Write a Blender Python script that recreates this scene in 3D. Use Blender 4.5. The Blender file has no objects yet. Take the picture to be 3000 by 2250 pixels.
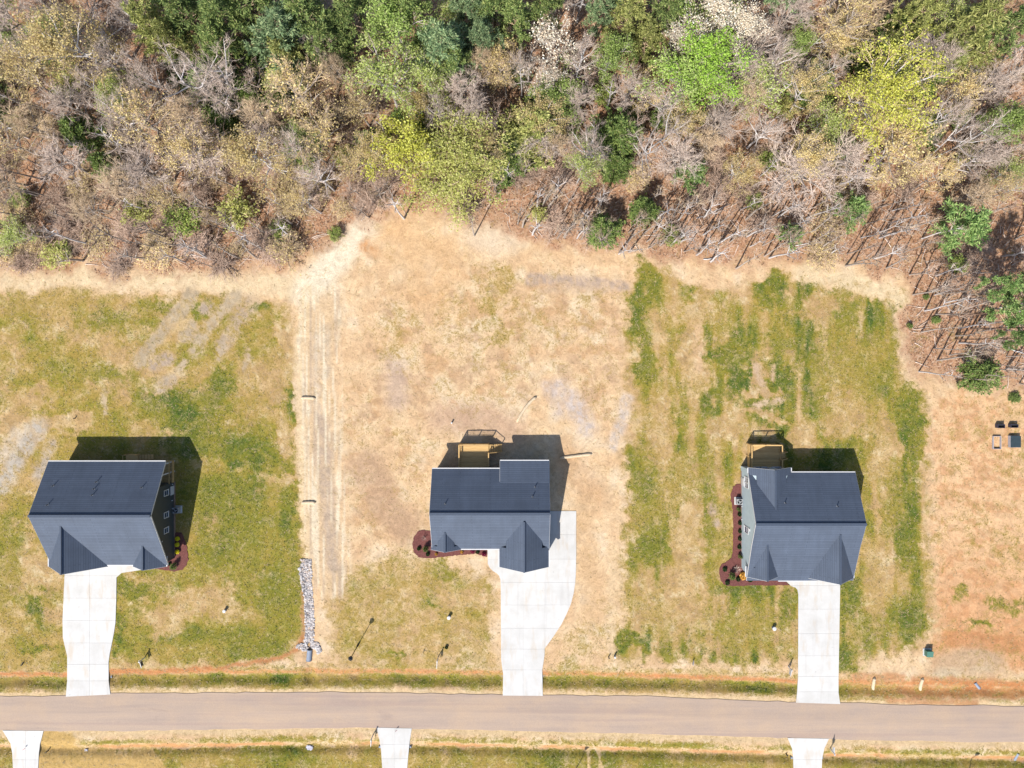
import bpy, bmesh, math, random
import numpy as np
from mathutils import Vector, Matrix

# ------------------------------------------------------------------ camera, sky, sun, exposure
scene = bpy.context.scene
col = scene.collection
S = 0.045            # metres per photograph pixel on the ground
H = 94.0             # flying height of the drone
NX, NY = 1510.0, 1050.0   # photograph pixel straight below the drone

cam_data = bpy.data.cameras.new('camera')
cam = bpy.data.objects.new('camera', cam_data)
col.objects.link(cam)
cam.location = (0, 0, H)
cam_data.sensor_width = 36.0
cam_data.lens = 36.0 * H / (3000 * S)
cam_data.shift_x = (1500 - NX) / 3000.0
cam_data.shift_y = -(1125 - NY) / 3000.0
cam_data.clip_start = 1.0
cam_data.clip_end = 6000.0
scene.camera = cam

SUN = Vector((-0.432, -0.756, 1.0)).normalized()     # towards the sun
elev = math.asin(SUN.z)
world = bpy.data.worlds.new('World')
scene.world = world
world.use_nodes = True
wn = world.node_tree
wn.nodes.clear()
sky = wn.nodes.new('ShaderNodeTexSky')
sky.sky_type = 'NISHITA'
sky.sun_disc = False
sky.sun_elevation = elev
sky.sun_rotation = math.atan2(SUN.x, SUN.y)
bg = wn.nodes.new('ShaderNodeBackground')
bg.inputs['Strength'].default_value = 0.12
wo = wn.nodes.new('ShaderNodeOutputWorld')
wn.links.new(sky.outputs[0], bg.inputs[0])
wn.links.new(bg.outputs[0], wo.inputs[0])

sun_data = bpy.data.lights.new('sun', 'SUN')
sun_data.energy = 5.0
sun_data.angle = math.radians(0.53)
sun_data.color = (1.0, 0.95, 0.87)
sun = bpy.data.objects.new('sun', sun_data)
col.objects.link(sun)
sun.rotation_euler = SUN.to_track_quat('Z', 'Y').to_euler()
sun.location = (-40, -70, 90)

scene.render.engine = 'CYCLES'
scene.view_settings.view_transform = 'Standard'
scene.view_settings.look = 'None'
scene.view_settings.gamma = 1.0
scene.view_settings.use_curve_mapping = False
scene.view_settings.exposure = 0.78

# ------------------------------------------------------------------ helpers
E = 2.15
def lin(c):
    c = c / 255.0
    return c / 12.92 if c <= 0.04045 else ((c + 0.055) / 1.055) ** 2.4
def A(r, g, b):
    """surface colour that looks like this sRGB value in full sun"""
    return (lin(r) / E, lin(g) / E, lin(b) / E)
def A4(r, g, b):
    return A(r, g, b) + (1.0,)

def W(X, Y, z=0.0):
    return Vector(((X - NX) * S, -(Y - NY) * S, z))
def IMG(X, Y, z):
    """photo pixel of something z metres up -> ground pixel coordinates below it"""
    f = 1 - z / H
    return NX + (X - NX) * f, NY + (Y - NY) * f

def tag(o, label=None, cat=None, group=None, kind=None):
    if label: o['label'] = label
    if cat: o['category'] = cat
    if group: o['group'] = group
    if kind: o['kind'] = kind
    return o
def empty(name, loc, rz=0.0):
    o = bpy.data.objects.new(name, None)
    col.objects.link(o)
    o.location = loc
    o.rotation_euler = (0, 0, rz)
    o.empty_display_size = 0.3
    return o

class MB:
    def __init__(self):
        self.v = []; self.f = []; self.uv = {}
    def add(self, vs, fs):
        b = len(self.v)
        self.v.extend([tuple(p) for p in vs])
        self.f.extend([tuple(i + b for i in f) for f in fs])
    def box(self, x0, x1, y0, y1, z0, z1):
        if x0 > x1: x0, x1 = x1, x0
        if y0 > y1: y0, y1 = y1, y0
        self.add([(x0,y0,z0),(x1,y0,z0),(x1,y1,z0),(x0,y1,z0),(x0,y0,z1),(x1,y0,z1),(x1,y1,z1),(x0,y1,z1)],
                 [(0,3,2,1),(4,5,6,7),(0,1,5,4),(1,2,6,5),(2,3,7,6),(3,0,4,7)])
        return self
    def bar(self, p, q, w, h):
        """rectangular bar from p to q, w wide (horizontal), h high"""
        p = Vector(p); q = Vector(q); d = (q - p).normalized()
        up = Vector((0,0,1)) if abs(d.z) < 0.95 else Vector((0,1,0))
        s = d.cross(up).normalized(); u = s.cross(d)
        vs = []
        for c in (p, q):
            for a, b in ((-1,-1),(1,-1),(1,1),(-1,1)):
                vs.append(c + s * (a * w / 2) + u * (b * h / 2))
        self.add(vs, [(0,1,2,3),(7,6,5,4),(0,4,5,1),(1,5,6,2),(2,6,7,3),(3,7,4,0)])
        return self
    def tube(self, pts, rad, n=6, cap=True):
        pts = [Vector(p) for p in pts]
        rings = []
        b = len(self.v)
        side = None
        for i, p in enumerate(pts):
            d = (pts[min(i+1, len(pts)-1)] - pts[max(i-1, 0)])
            d = d.normalized() if d.length > 1e-9 else Vector((0,0,1))
            ref = Vector((1,0,0)) if abs(d.x) < 0.8 else Vector((0,1,0))
            s = d.cross(ref).normalized(); u = d.cross(s)
            r = rad[i] if isinstance(rad, (list, tuple)) else rad
            for k in range(n):
                a = 2 * math.pi * k / n
                self.v.append(tuple(p + (s * math.cos(a) + u * math.sin(a)) * r))
        for i in range(len(pts) - 1):
            for k in range(n):
                k2 = (k + 1) % n
                self.f.append((b+i*n+k, b+i*n+k2, b+(i+1)*n+k2, b+(i+1)*n+k))
        if cap:
            self.f.append(tuple(b + k for k in range(n))[::-1])
            e = b + (len(pts) - 1) * n
            self.f.append(tuple(e + k for k in range(n)))
        return self
    def cyl(self, x, y, z0, z1, r, n=12, r1=None):
        return self.tube([(x,y,z0),(x,y,z1)], [r, r if r1 is None else r1], n)
    def slab(self, pts, t):
        """roof plane: pts seen from above, counter-clockwise; t thick, downwards"""
        pts = [Vector(p) for p in pts]
        n = (pts[1]-pts[0]).cross(pts[2]-pts[0]).normalized()
        if n.z < 0:
            pts.reverse(); n = -n
        k = len(pts); b = len(self.v)
        u = Vector((0,0,1)).cross(n)
        u = u.normalized() if u.length > 1e-6 else Vector((1,0,0))
        w = n.cross(u)
        low = [p - Vector((0,0,t)) for p in pts]
        self.v.extend([tuple(p) for p in pts + low])
        fi = len(self.f)
        self.f.append(tuple(b+i for i in range(k)))
        self.uv[fi] = [(p.dot(u), p.dot(w)) for p in pts]
        self.f.append(tuple(b+k+i for i in range(k))[::-1])
        for i in range(k):
            j = (i+1) % k
            self.f.append((b+i, b+k+i, b+k+j, b+j))
        return self
    def prism_x(self, sec, x0, x1):
        """section in (y, z), extruded along x"""
        k = len(sec)
        self.add([(x0,y,z) for y,z in sec] + [(x1,y,z) for y,z in sec],
                 [tuple(range(k)), tuple(range(k, 2*k))[::-1]] + [(i, k+i, k+(i+1)%k, (i+1)%k) for i in range(k)])
        return self
    def prism_y(self, sec, y0, y1):
        k = len(sec)
        self.add([(x,y0,z) for x,z in sec] + [(x,y1,z) for x,z in sec],
                 [tuple(range(k)), tuple(range(k, 2*k))[::-1]] + [(i, k+i, k+(i+1)%k, (i+1)%k) for i in range(k)])
        return self
    def mesh(self, name, mat, smooth=False, fixn=True):
        me = bpy.data.meshes.new(name)
        me.from_pydata(self.v, [], self.f)
        if self.uv:
            ul = me.uv_layers.new(name='uv')
            for fi, uvs in self.uv.items():
                p = me.polygons[fi]
                for li, q in zip(p.loop_indices, uvs):
                    ul.data[li].uv = q
        if mat: me.materials.append(mat)
        if fixn and not self.uv:
            bm = bmesh.new(); bm.from_mesh(me)
            bmesh.ops.recalc_face_normals(bm, faces=bm.faces)
            bm.to_mesh(me); bm.free()
        if smooth:
            me.polygons.foreach_set('use_smooth', [True]*len(me.polygons))
        me.update()
        return me
    def build(self, name, mat, parent=None, smooth=False, loc=None):
        o = bpy.data.objects.new(name, self.mesh(name, mat, smooth))
        col.objects.link(o)
        if parent: o.parent = parent
        if loc is not None: o.location = loc
        return o

def link_mesh(name, me, parent=None, loc=None):
    o = bpy.data.objects.new(name, me)
    col.objects.link(o)
    if parent: o.parent = parent
    if loc is not None: o.location = loc
    return o

def np_mesh(name, verts, faces, mat, attrs=None):
    """faces: (n,3) or (n,4) int array; attrs: {name: (n,4) point colours}"""
    me = bpy.data.meshes.new(name)
    k = faces.shape[1]
    me.vertices.add(len(verts)); me.vertices.foreach_set('co', verts.astype(np.float32).ravel())
    me.loops.add(faces.size); me.loops.foreach_set('vertex_index', faces.astype(np.int32).ravel())
    me.polygons.add(len(faces)); me.polygons.foreach_set('loop_start', np.arange(0, faces.size, k, dtype=np.int32))
    me.update(calc_edges=True)
    if attrs:
        for an, dat in attrs.items():
            at = me.attributes.new(an, 'FLOAT_COLOR', 'POINT')
            at.data.foreach_set('color', dat.astype(np.float32).ravel())
    if mat: me.materials.append(mat)
    return me

# value noise in numpy
def _hash(ix, iy, seed):
    h = (ix.astype(np.int64) * 374761393 + iy.astype(np.int64) * 668265263 + seed * 982451653) & 0xffffffff
    h = ((h ^ (h >> 13)) * 1274126177) & 0xffffffff
    h = (h ^ (h >> 16)) & 0xffffffff
    return h.astype(np.float64) / 4294967295.0
def vnoise(x, y, seed):
    ix = np.floor(x); iy = np.floor(y)
    fx = x - ix; fy = y - iy
    fx = fx*fx*(3-2*fx); fy = fy*fy*(3-2*fy)
    a = _hash(ix, iy, seed); b = _hash(ix+1, iy, seed); c = _hash(ix, iy+1, seed); d = _hash(ix+1, iy+1, seed)
    return (a*(1-fx)+b*fx)*(1-fy) + (c*(1-fx)+d*fx)*fy
def fbm(x, y, seed, oct=4, rough=0.55):
    s = 0; amp = 1.0; tot = 0
    for o in range(oct):
        s = s + amp * vnoise(x * 2**o, y * 2**o, seed + 17*o); tot += amp; amp *= rough
    return s / tot          # 0..1, mean 0.5
def sstep(a, b, x):
    t = np.clip((x - a) / (b - a), 0, 1)
    return t*t*(3-2*t)

# ------------------------------------------------------------------ materials
def nodes_of(name):
    m = bpy.data.materials.new(name)
    m.use_nodes = True
    nt = m.node_tree
    b = nt.nodes['Principled BSDF']
    return m, nt, b
def nn(nt, t, **kw):
    n = nt.nodes.new(t)
    for k, v in kw.items():
        if k.startswith('i_'):
            n.inputs[k[2:].replace('_', ' ')].default_value = v
        else:
            setattr(n, k, v)
    return n
def noise(nt, vec, scale, detail=4, rough=0.6, dist=0.0):
    n = nn(nt, 'ShaderNodeTexNoise')
    n.inputs['Scale'].default_value = scale; n.inputs['Detail'].default_value = detail
    n.inputs['Roughness'].default_value = rough; n.inputs['Distortion'].default_value = dist
    if vec is not None: nt.links.new(vec, n.inputs['Vector'])
    return n.outputs[0]
def ramp(nt, fac, stops):
    r = nn(nt, 'ShaderNodeValToRGB')
    els = r.color_ramp.elements
    while len(els) < len(stops): els.new(0.5)
    for e, (p, c) in zip(els, stops):
        e.position = p; e.color = c if len(c) == 4 else tuple(c) + (1,)
    nt.links.new(fac, r.inputs[0])
    return r.outputs[0]
def mapr(nt, v, a, b, c=0.0, d=1.0, smooth=False):
    n = nn(nt, 'ShaderNodeMapRange')
    if smooth: n.interpolation_type = 'SMOOTHSTEP'
    nt.links.new(v, n.inputs[0])
    for i, x in enumerate((a, b, c, d)): n.inputs[1+i].default_value = x
    return n.outputs[0]
def math_(nt, op, a, b=None):
    n = nn(nt, 'ShaderNodeMath', operation=op)
    for i, x in enumerate((a, b)):
        if x is None: continue
        if isinstance(x, (int, float)): n.inputs[i].default_value = x
        else: nt.links.new(x, n.inputs[i])
    return n.outputs[0]
def mix(nt, fac, a, b, mode='MIX'):
    n = nn(nt, 'ShaderNodeMix', data_type='RGBA', blend_type=mode)
    for sock, x in ((n.inputs[0], fac), (n.inputs[6], a), (n.inputs[7], b)):
        if isinstance(x, (int, float)): sock.default_value = x
        elif isinstance(x, tuple): sock.default_value = x if len(x) == 4 else x + (1,)
        else: nt.links.new(x, sock)
    return n.outputs[2]
def bump(nt, b, h, strength, dist):
    n = nn(nt, 'ShaderNodeBump')
    n.inputs['Strength'].default_value = strength; n.inputs['Distance'].default_value = dist
    nt.links.new(h, n.inputs['Height']); nt.links.new(n.outputs[0], b.inputs['Normal'])
def pos(nt, scale=None):
    g = nn(nt, 'ShaderNodeNewGeometry')
    if scale is None: return g.outputs['Position']
    m = nn(nt, 'ShaderNodeMapping')
    nt.links.new(g.outputs['Position'], m.inputs[0]); m.inputs['Scale'].default_value = scale
    return m.outputs[0]
def objc(nt):
    return nn(nt, 'ShaderNodeTexCoord').outputs['Object']
def grey(nt, v):
    n = nn(nt, 'ShaderNodeCombineColor')
    for i in range(3): nt.links.new(v, n.inputs[i])
    return n.outputs[0]

def simple(name, c, rough=0.7, var=0.12, scale=3.0, metal=0.0, bmp=0.0):
    m, nt, b = nodes_of(name)
    n = noise(nt, objc(nt), scale, 5, 0.65)
    v = mapr(nt, n, 0.3, 0.7, 1 - var, 1 + var)
    nt.links.new(mix(nt, 1.0, tuple(c), grey(nt, v), 'MULTIPLY'), b.inputs['Base Color'])
    b.inputs['Roughness'].default_value = rough
    b.inputs['Metallic'].default_value = metal
    if bmp: bump(nt, b, n, bmp, 0.02)
    return m

def leaf_mat(name, c1, c2, trans=0.35, c3=None):
    """two tones picked per leaf, light shining through"""
    m, nt, b = nodes_of(name)
    g = nn(nt, 'ShaderNodeNewGeometry')
    B = lambda c: tuple(min(0.75, x * 2.0) for x in A(*c))
    stops = [(0.0, B(c1)), (1.0, B(c2))] if c3 is None else [(0.0, B(c1)), (0.6, B(c2)), (1.0, B(c3))]
    c = ramp(nt, g.outputs['Random Per Island'], stops)
    oi = nn(nt, 'ShaderNodeObjectInfo')
    v = mapr(nt, oi.outputs['Random'], 0, 1, 0.82, 1.15)
    c = mix(nt, 1.0, c, grey(nt, v), 'MULTIPLY')
    nt.links.new(c, b.inputs['Base Color'])
    b.inputs['Roughness'].default_value = 0.6
    b.inputs['Specular IOR Level'].default_value = 0.25
    t = nn(nt, 'ShaderNodeBsdfTranslucent')
    nt.links.new(c, t.inputs[0])
    ms = nn(nt, 'ShaderNodeMixShader'); ms.inputs[0].default_value = trans
    out = nt.nodes['Material Output']
    nt.links.new(b.outputs[0], ms.inputs[1]); nt.links.new(t.outputs[0], ms.inputs[2])
    nt.links.new(ms.outputs[0], out.inputs[0])
    return m

def bark_mat(name, c1, c2):
    m, nt, b = nodes_of(name)
    n = noise(nt, objc(nt), 2.2, 5, 0.7)
    oi = nn(nt, 'ShaderNodeObjectInfo')
    k_ = 1.5 if name.startswith('twig') else 1.15
    c = ramp(nt, n, [(0.3, tuple(x*k_ for x in A(*c1))), (0.7, tuple(x*k_ for x in A(*c2)))])
    v = mapr(nt, oi.outputs['Random'], 0, 1, 0.8, 1.15)
    nt.links.new(mix(nt, 1.0, c, grey(nt, v), 'MULTIPLY'), b.inputs['Base Color'])
    b.inputs['Roughness'].default_value = 0.85
    return m

M = {}
def make_materials():
    # ground: soil colour and plant cover come from point attributes, the fine mottling from noise
    m, nt, b = nodes_of('ground')
    soil = nn(nt, 'ShaderNodeAttribute', attribute_name='soil').outputs['Color']
    cov = nn(nt, 'ShaderNodeAttribute', attribute_name='cover')
    sep = nn(nt, 'ShaderNodeSeparateColor'); nt.links.new(cov.outputs['Color'], sep.inputs[0])
    dens, lush, straw = sep.outputs[0], sep.outputs[1], sep.outputs[2]
    litter = cov.outputs['Alpha']
    P = pos(nt)
    n1 = noise(nt, P, 0.75, 7, 0.66, 1.2)
    n2 = noise(nt, P, 3.6, 5, 0.7, 1.5)
    n3 = noise(nt, P, 0.22, 4, 0.6)
    sw = noise(nt, P, 0.42, 7, 0.7, 3.2)          # swirls left by raking and wheels
    thr = mapr(nt, math_(nt, 'ADD', math_(nt, 'MULTIPLY', n1, 0.6), math_(nt, 'MULTIPLY', n2, 0.4)), 0.36, 0.64)
    g = mapr(nt, math_(nt, 'SUBTRACT', dens, thr), -0.42, 0.42, 0, 1, True)
    lsh = math_(nt, 'ADD', lush, mapr(nt, n3, 0.3, 0.7, -0.2, 0.2))
    lsh = math_(nt, 'ADD', lsh, mapr(nt, n1, 0.3, 0.7, -0.22, 0.22))
    gcol = ramp(nt, lsh, [(0.0, A(206, 172, 108)), (0.3, A(184, 158, 80)), (0.6, A(154, 146, 56)), (0.85, A(120, 128, 46)), (1.0, A(84, 110, 42))])
    gv = math_(nt, 'MULTIPLY', mapr(nt, n2, 0.3, 0.7, 0.72, 1.28), mapr(nt, n1, 0.3, 0.7, 0.86, 1.14))
    gcol = mix(nt, 1.0, gcol, grey(nt, gv), 'MULTIPLY')
    sv = mapr(nt, n2, 0.3, 0.7, 0.82, 1.14)
    sv2 = mapr(nt, sw, 0.3, 0.7, 0.76, 1.16)
    sc = mix(nt, 1.0, soil, grey(nt, math_(nt, 'MULTIPLY', sv, sv2)), 'MULTIPLY')
    # leaf litter in the wood: many small brown, orange and grey flecks
    vor = nn(nt, 'ShaderNodeTexVoronoi'); vor.inputs['Scale'].default_value = 5.0; nt.links.new(P, vor.inputs['Vector'])
    vs_ = nn(nt, 'ShaderNodeSeparateColor'); nt.links.new(vor.outputs['Color'], vs_.inputs[0])
    lit = ramp(nt, vs_.outputs[0], [(0.0, A(142, 104, 80)), (0.35, A(190, 146, 114)), (0.7, A(212, 172, 140)), (1.0, A(230, 206, 182))])
    litv = mapr(nt, n1, 0.25, 0.75, 0.6, 1.35)
    lit = mix(nt, 1.0, lit, grey(nt, litv), 'MULTIPLY')
    sc = mix(nt, math_(nt, 'MULTIPLY', litter, 0.62), sc, lit)
    c = mix(nt, g, sc, gcol)
    # pale straw flecks, blown over the seeded lawns
    sn = noise(nt, P, 1.9, 7, 0.78, 0.5)
    sn2 = noise(nt, P, 7.0, 3, 0.6, 0.6)
    sf = mapr(nt, math_(nt, 'ADD', math_(nt, 'MULTIPLY', sn, 0.65), math_(nt, 'MULTIPLY', sn2, 0.35)), 0.50, 0.66, 0, 0.9, True)
    c = mix(nt, math_(nt, 'MULTIPLY', sf, straw), c, A4(232, 204, 156))
    nt.links.new(c, b.inputs['Base Color'])
    b.inputs['Roughness'].default_value = 0.95
    b.inputs['Specular IOR Level'].default_value = 0.1
    hh = math_(nt, 'ADD', n2, math_(nt, 'MULTIPLY', n1, 0.6))
    bump(nt, b, hh, 0.4, 0.2)
    M['ground'] = m

    m, nt, b = nodes_of('road')
    P = pos(nt)
    a = noise(nt, pos(nt, (0.05, 0.7, 1)), 1.6, 5, 0.6, 0.2)
    n1 = noise(nt, P, 0.18, 5, 0.65)
    n2 = noise(nt, P, 9, 3, 0.6)
    c = ramp(nt, a, [(0.25, A(182, 161, 147)), (0.5, A(195, 172, 154)), (0.75, A(206, 180, 156))])
    c = mix(nt, mapr(nt, n1, 0.45, 0.7, 0, 0.5), c, A4(218, 186, 152))
    tw = noise(nt, pos(nt, (0.02, 1.3, 1)), 1.0, 3, 0.5)
    c = mix(nt, mapr(nt, tw, 0.52, 0.66, 0, 0.35), c, A4(178, 152, 142))
    c = mix(nt, 1.0, c, grey(nt, mapr(nt, n2, 0.3, 0.7, 0.93, 1.07)), 'MULTIPLY')
    sm = noise(nt, pos(nt, (0.35, 1, 1)), 0.5, 5, 0.7, 0.8)
    c = mix(nt, mapr(nt, sm, 0.62, 0.76, 0, 0.45), c, A4(160, 138, 130))
    c = mix(nt, mapr(nt, sm, 0.30, 0.22, 0, 0.5), c, A4(232, 206, 178))
    nt.links.new(c, b.inputs['Base Color']); b.inputs['Roughness'].default_value = 0.9
    bump(nt, b, n2, 0.25, 0.02)
    M['road'] = m

    m, nt, b = nodes_of('concrete')
    P = pos(nt)
    n1 = noise(nt, P, 0.5, 6, 0.6)
    n2 = noise(nt, pos(nt, (1, 0.25, 1)), 1.1, 4, 0.6)
    oi = nn(nt, 'ShaderNodeObjectInfo')
    c = ramp(nt, n1, [(0.3, A(225, 222, 217)), (0.6, A(238, 236, 233))])
    c = mix(nt, mapr(nt, n2, 0.54, 0.74, 0, 0.7), c, A4(224, 206, 184))
    tm = noise(nt, pos(nt, (1.4, 0.12, 1)), 1.0, 4, 0.6)
    c = mix(nt, mapr(nt, tm, 0.55, 0.72, 0, 0.35), c, A4(204, 200, 196))
    c = mix(nt, 1.0, c, grey(nt, mapr(nt, oi.outputs['Random'], 0, 1, 0.95, 1.04)), 'MULTIPLY')
    oil = noise(nt, P, 1.3, 3, 0.5)
    c = mix(nt, mapr(nt, oil, 0.71, 0.76, 0, 0.45), c, A4(150, 145, 145))
    nt.links.new(c, b.inputs['Base Color']); b.inputs['Roughness'].default_value = 0.85
    bump(nt, b, noise(nt, P, 22, 2), 0.15, 0.01)
    M['concrete'] = m

    m, nt, b = nodes_of('joint')
    b.inputs['Base Color'].default_value = A4(212, 208, 202); b.inputs['Roughness'].default_value = 0.95
    M['joint'] = m

    m, nt, b = nodes_of('mulch')
    P = pos(nt)
    n1 = noise(nt, P, 1.2, 5, 0.7); n2 = noise(nt, P, 10, 4, 0.7, 1.0)
    c = ramp(nt, n2, [(0.3, A(92, 46, 42)), (0.5, A(130, 72, 66)), (0.72, A(172, 112, 102))])
    c = mix(nt, mapr(nt, n1, 0.4, 0.75, 0, 0.4), c, A4(104, 60, 54))
    nt.links.new(c, b.inputs['Base Color']); b.inputs['Roughness'].default_value = 0.95
    bump(nt, b, n2, 0.8, 0.08)
    M['mulch'] = m

    for nm, c1, c2 in (('shingle', (80, 95, 118), (94, 108, 130)),):
        m, nt, b = nodes_of(nm)
        uv = nn(nt, 'ShaderNodeUVMap').outputs[0]
        br = nn(nt, 'ShaderNodeTexBrick')
        br.inputs['Color1'].default_value = A4(88, 100, 120); br.inputs['Color2'].default_value = A4(94, 106, 126)
        br.inputs['Mortar'].default_value = A4(66, 77, 96)
        br.inputs['Scale'].default_value = 1.0; br.inputs['Mortar Size'].default_value = 0.018
        br.inputs['Brick Width'].default_value = 6.0; br.inputs['Row Height'].default_value = 0.27
        br.offset = 0.37
        nt.links.new(uv, br.inputs['Vector'])
        P = pos(nt)
        n = noise(nt, P, 0.45, 5, 0.6)
        n2 = noise(nt, P, 16, 2, 0.6)
        st = noise(nt, pos(nt, (1.5, 0.2, 0.2)), 1.2, 3, 0.6)
        c = mix(nt, 1.0, br.outputs[0], grey(nt, mapr(nt, n, 0.3, 0.7, 0.9, 1.1)), 'MULTIPLY')
        c = mix(nt, 1.0, c, grey(nt, mapr(nt, n2, 0.3, 0.7, 0.88, 1.12)), 'MULTIPLY')
        c = mix(nt, 1.0, c, grey(nt, mapr(nt, st, 0.35, 0.65, 0.95, 1.05)), 'MULTIPLY')
        nt.links.new(c, b.inputs['Base Color']); b.inputs['Roughness'].default_value = 0.75
        b.inputs['Specular IOR Level'].default_value = 0.35
        bump(nt, b, br.outputs['Fac'], -0.4, 0.02)
        M[nm] = m

    def siding(name, c):
        m, nt, b = nodes_of(name)
        P = pos(nt)
        sx = nn(nt, 'ShaderNodeSeparateXYZ'); nt.links.new(P, sx.inputs[0])
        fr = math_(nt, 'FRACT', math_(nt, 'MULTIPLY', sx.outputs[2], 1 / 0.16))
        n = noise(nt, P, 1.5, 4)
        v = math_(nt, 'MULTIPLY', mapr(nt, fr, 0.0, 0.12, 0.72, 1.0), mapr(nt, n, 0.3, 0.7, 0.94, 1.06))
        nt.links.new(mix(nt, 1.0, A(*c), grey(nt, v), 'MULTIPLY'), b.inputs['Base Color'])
        b.inputs['Roughness'].default_value = 0.6
        bump(nt, b, fr, -0.6, 0.02)
        return m
    M['siding_dark'] = siding('siding_dark', (70, 78, 84))
    M['siding_grey'] = siding('siding_grey', (150, 156, 160))
    M['siding_blue'] = siding('siding_blue', (206, 224, 232))

    M['white'] = simple('white_trim', A(236, 236, 238), 0.5, 0.04)
    M['brick'] = simple('foundation', A(168, 138, 122), 0.9, 0.2, 6)
    M['pane'] = simple('window_pane', A(46, 72, 104), 0.08, 0.1)
    M['black'] = simple('black_metal', A(34, 34, 38), 0.45, 0.1)
    M['dark'] = simple('dark_inside', A(20, 20, 24), 0.9, 0.1)  # near-black; painted shade for pipe ends and fan housings
    M['metal'] = simple('grey_metal', A(178, 182, 190), 0.5, 0.1, 3, 0.2)
    M['ac'] = simple('ac_casing', A(188, 190, 192), 0.55, 0.08)
    M['green_box'] = simple('green_cabinet', A(84, 138, 120), 0.5, 0.08)
    M['pipe'] = simple('pipe_plastic', A(158, 170, 190), 0.7, 0.15)
    M['red'] = simple('red_flag', A(226, 60, 80), 0.7, 0.05)
    M['blackbox'] = simple('dark_tub', A(62, 60, 84), 0.6, 0.15)
    M['greentarp'] = simple('dark_green_lid', A(48, 66, 74), 0.6, 0.25, 2)
    M['pale'] = simple('pale_boards', A(206, 200, 206), 0.8, 0.12)
    M['lamp_glass'] = simple('lamp_glass', A(150, 150, 150), 0.2, 0.05)
    M['yellow_flower'] = leaf_mat('yellow_flower', (232, 210, 30), (250, 232, 60), 0.2)
    M['amber_leaf'] = leaf_mat('amber_leaf', (214, 150, 60), (244, 196, 104), 0.2)
    M['magenta_leaf'] = leaf_mat('magenta_leaf', (120, 30, 60), (160, 50, 90), 0.2)
    M['rag'] = simple('white_rag', A(214, 212, 226), 0.9, 0.15, 5)

    m, nt, b = nodes_of('wood')
    P = objc(nt)
    n = noise(nt, pos(nt, (0.6, 7, 7)), 2.0, 5, 0.6)
    oi = nn(nt, 'ShaderNodeObjectInfo')
    c = ramp(nt, n, [(0.3, A(222, 174, 106)), (0.6, A(246, 204, 136)), (0.8, A(252, 218, 156))])
    c = mix(nt, 1.0, c, grey(nt, mapr(nt, oi.outputs['Random'], 0, 1, 0.82, 1.12)), 'MULTIPLY')
    nt.links.new(c, b.inputs['Base Color']); b.inputs['Roughness'].default_value = 0.8
    M['wood'] = m

    m, nt, b = nodes_of('stone')
    g = nn(nt, 'ShaderNodeNewGeometry')
    c = ramp(nt, g.outputs['Random Per Island'], [(0.0, A(150, 142, 142)), (0.4, A(204, 196, 194)), (0.8, A(240, 234, 232)), (1.0, A(228, 200, 176))])
    n = noise(nt, pos(nt), 6, 3)
    nt.links.new(mix(nt, 1.0, c, grey(nt, mapr(nt, n, 0.3, 0.7, 0.85, 1.12)), 'MULTIPLY'), b.inputs['Base Color'])
    b.inputs['Roughness'].default_value = 0.9
    M['stone'] = m

    m, nt, b = nodes_of('wattle')
    n = noise(nt, objc(nt), 7, 5, 0.7, 0.8)
    c = ramp(nt, n, [(0.3, A(226, 196, 150)), (0.6, A(246, 226, 196)), (0.8, A(250, 236, 216))])
    nt.links.new(c, b.inputs['Base Color']); b.inputs['Roughness'].default_value = 0.95
    bump(nt, b, n, 0.3, 0.03)
    M['wattle'] = m

    m, nt, b = nodes_of('blades')
    cc = nn(nt, 'ShaderNodeAttribute', attribute_name='tint').outputs['Color']
    nt.links.new(cc, b.inputs['Base Color']); b.inputs['Roughness'].default_value = 0.8
    t = nn(nt, 'ShaderNodeBsdfTranslucent'); nt.links.new(cc, t.inputs[0])
    ms = nn(nt, 'ShaderNodeMixShader'); ms.inputs[0].default_value = 0.3
    nt.links.new(b.outputs[0], ms.inputs[1]); nt.links.new(t.outputs[0], ms.inputs[2])
    nt.links.new(ms.outputs[0], nt.nodes['Material Output'].inputs[0])
    M['blades'] = m

    M['bark_white'] = bark_mat('bark_white', (206, 198, 196), (240, 234, 232))
    M['bark_grey'] = bark_mat('bark_grey', (160, 144, 132), (212, 200, 190))
    M['bark_brown'] = bark_mat('bark_brown', (112, 84, 68), (160, 128, 108))
    M['twig_grey'] = bark_mat('twig_grey', (192, 170, 154), (224, 206, 192))
    M['twig_tan'] = bark_mat('twig_tan', (196, 168, 136), (226, 202, 168))
    M['twig_purple'] = bark_mat('twig_purple', (182, 152, 132), (212, 186, 166))
    M['pine_green'] = leaf_mat('pine_green', (76, 98, 54), (118, 136, 76), 0.2, (164, 172, 106))
    M['pine_blue'] = leaf_mat('pine_blue', (80, 104, 72), (118, 140, 98), 0.2, (160, 174, 126))
    M['pine_olive'] = leaf_mat('pine_olive', (98, 106, 54), (142, 146, 82), 0.2, (182, 180, 112))
    M['pine_bright'] = leaf_mat('pine_bright', (80, 110, 60), (120, 148, 82), 0.2, (158, 176, 110))
    M['cedar'] = leaf_mat('cedar', (76, 98, 48), (108, 128, 66), 0.2, (142, 156, 84))
    M['leaf_lime'] = leaf_mat('leaf_lime', (132, 168, 58), (156, 192, 74), 0.4, (188, 214, 108))
    M['leaf_yellow'] = leaf_mat('leaf_yellow', (168, 168, 66), (192, 192, 84), 0.4, (216, 216, 122))
    M['leaf_yelgreen'] = leaf_mat('leaf_yelgreen', (150, 154, 78), (174, 176, 98), 0.4, (200, 200, 132))
    M['leaf_tan'] = leaf_mat('leaf_tan', (190, 168, 108), (210, 190, 130), 0.4, (228, 212, 160))
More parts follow.
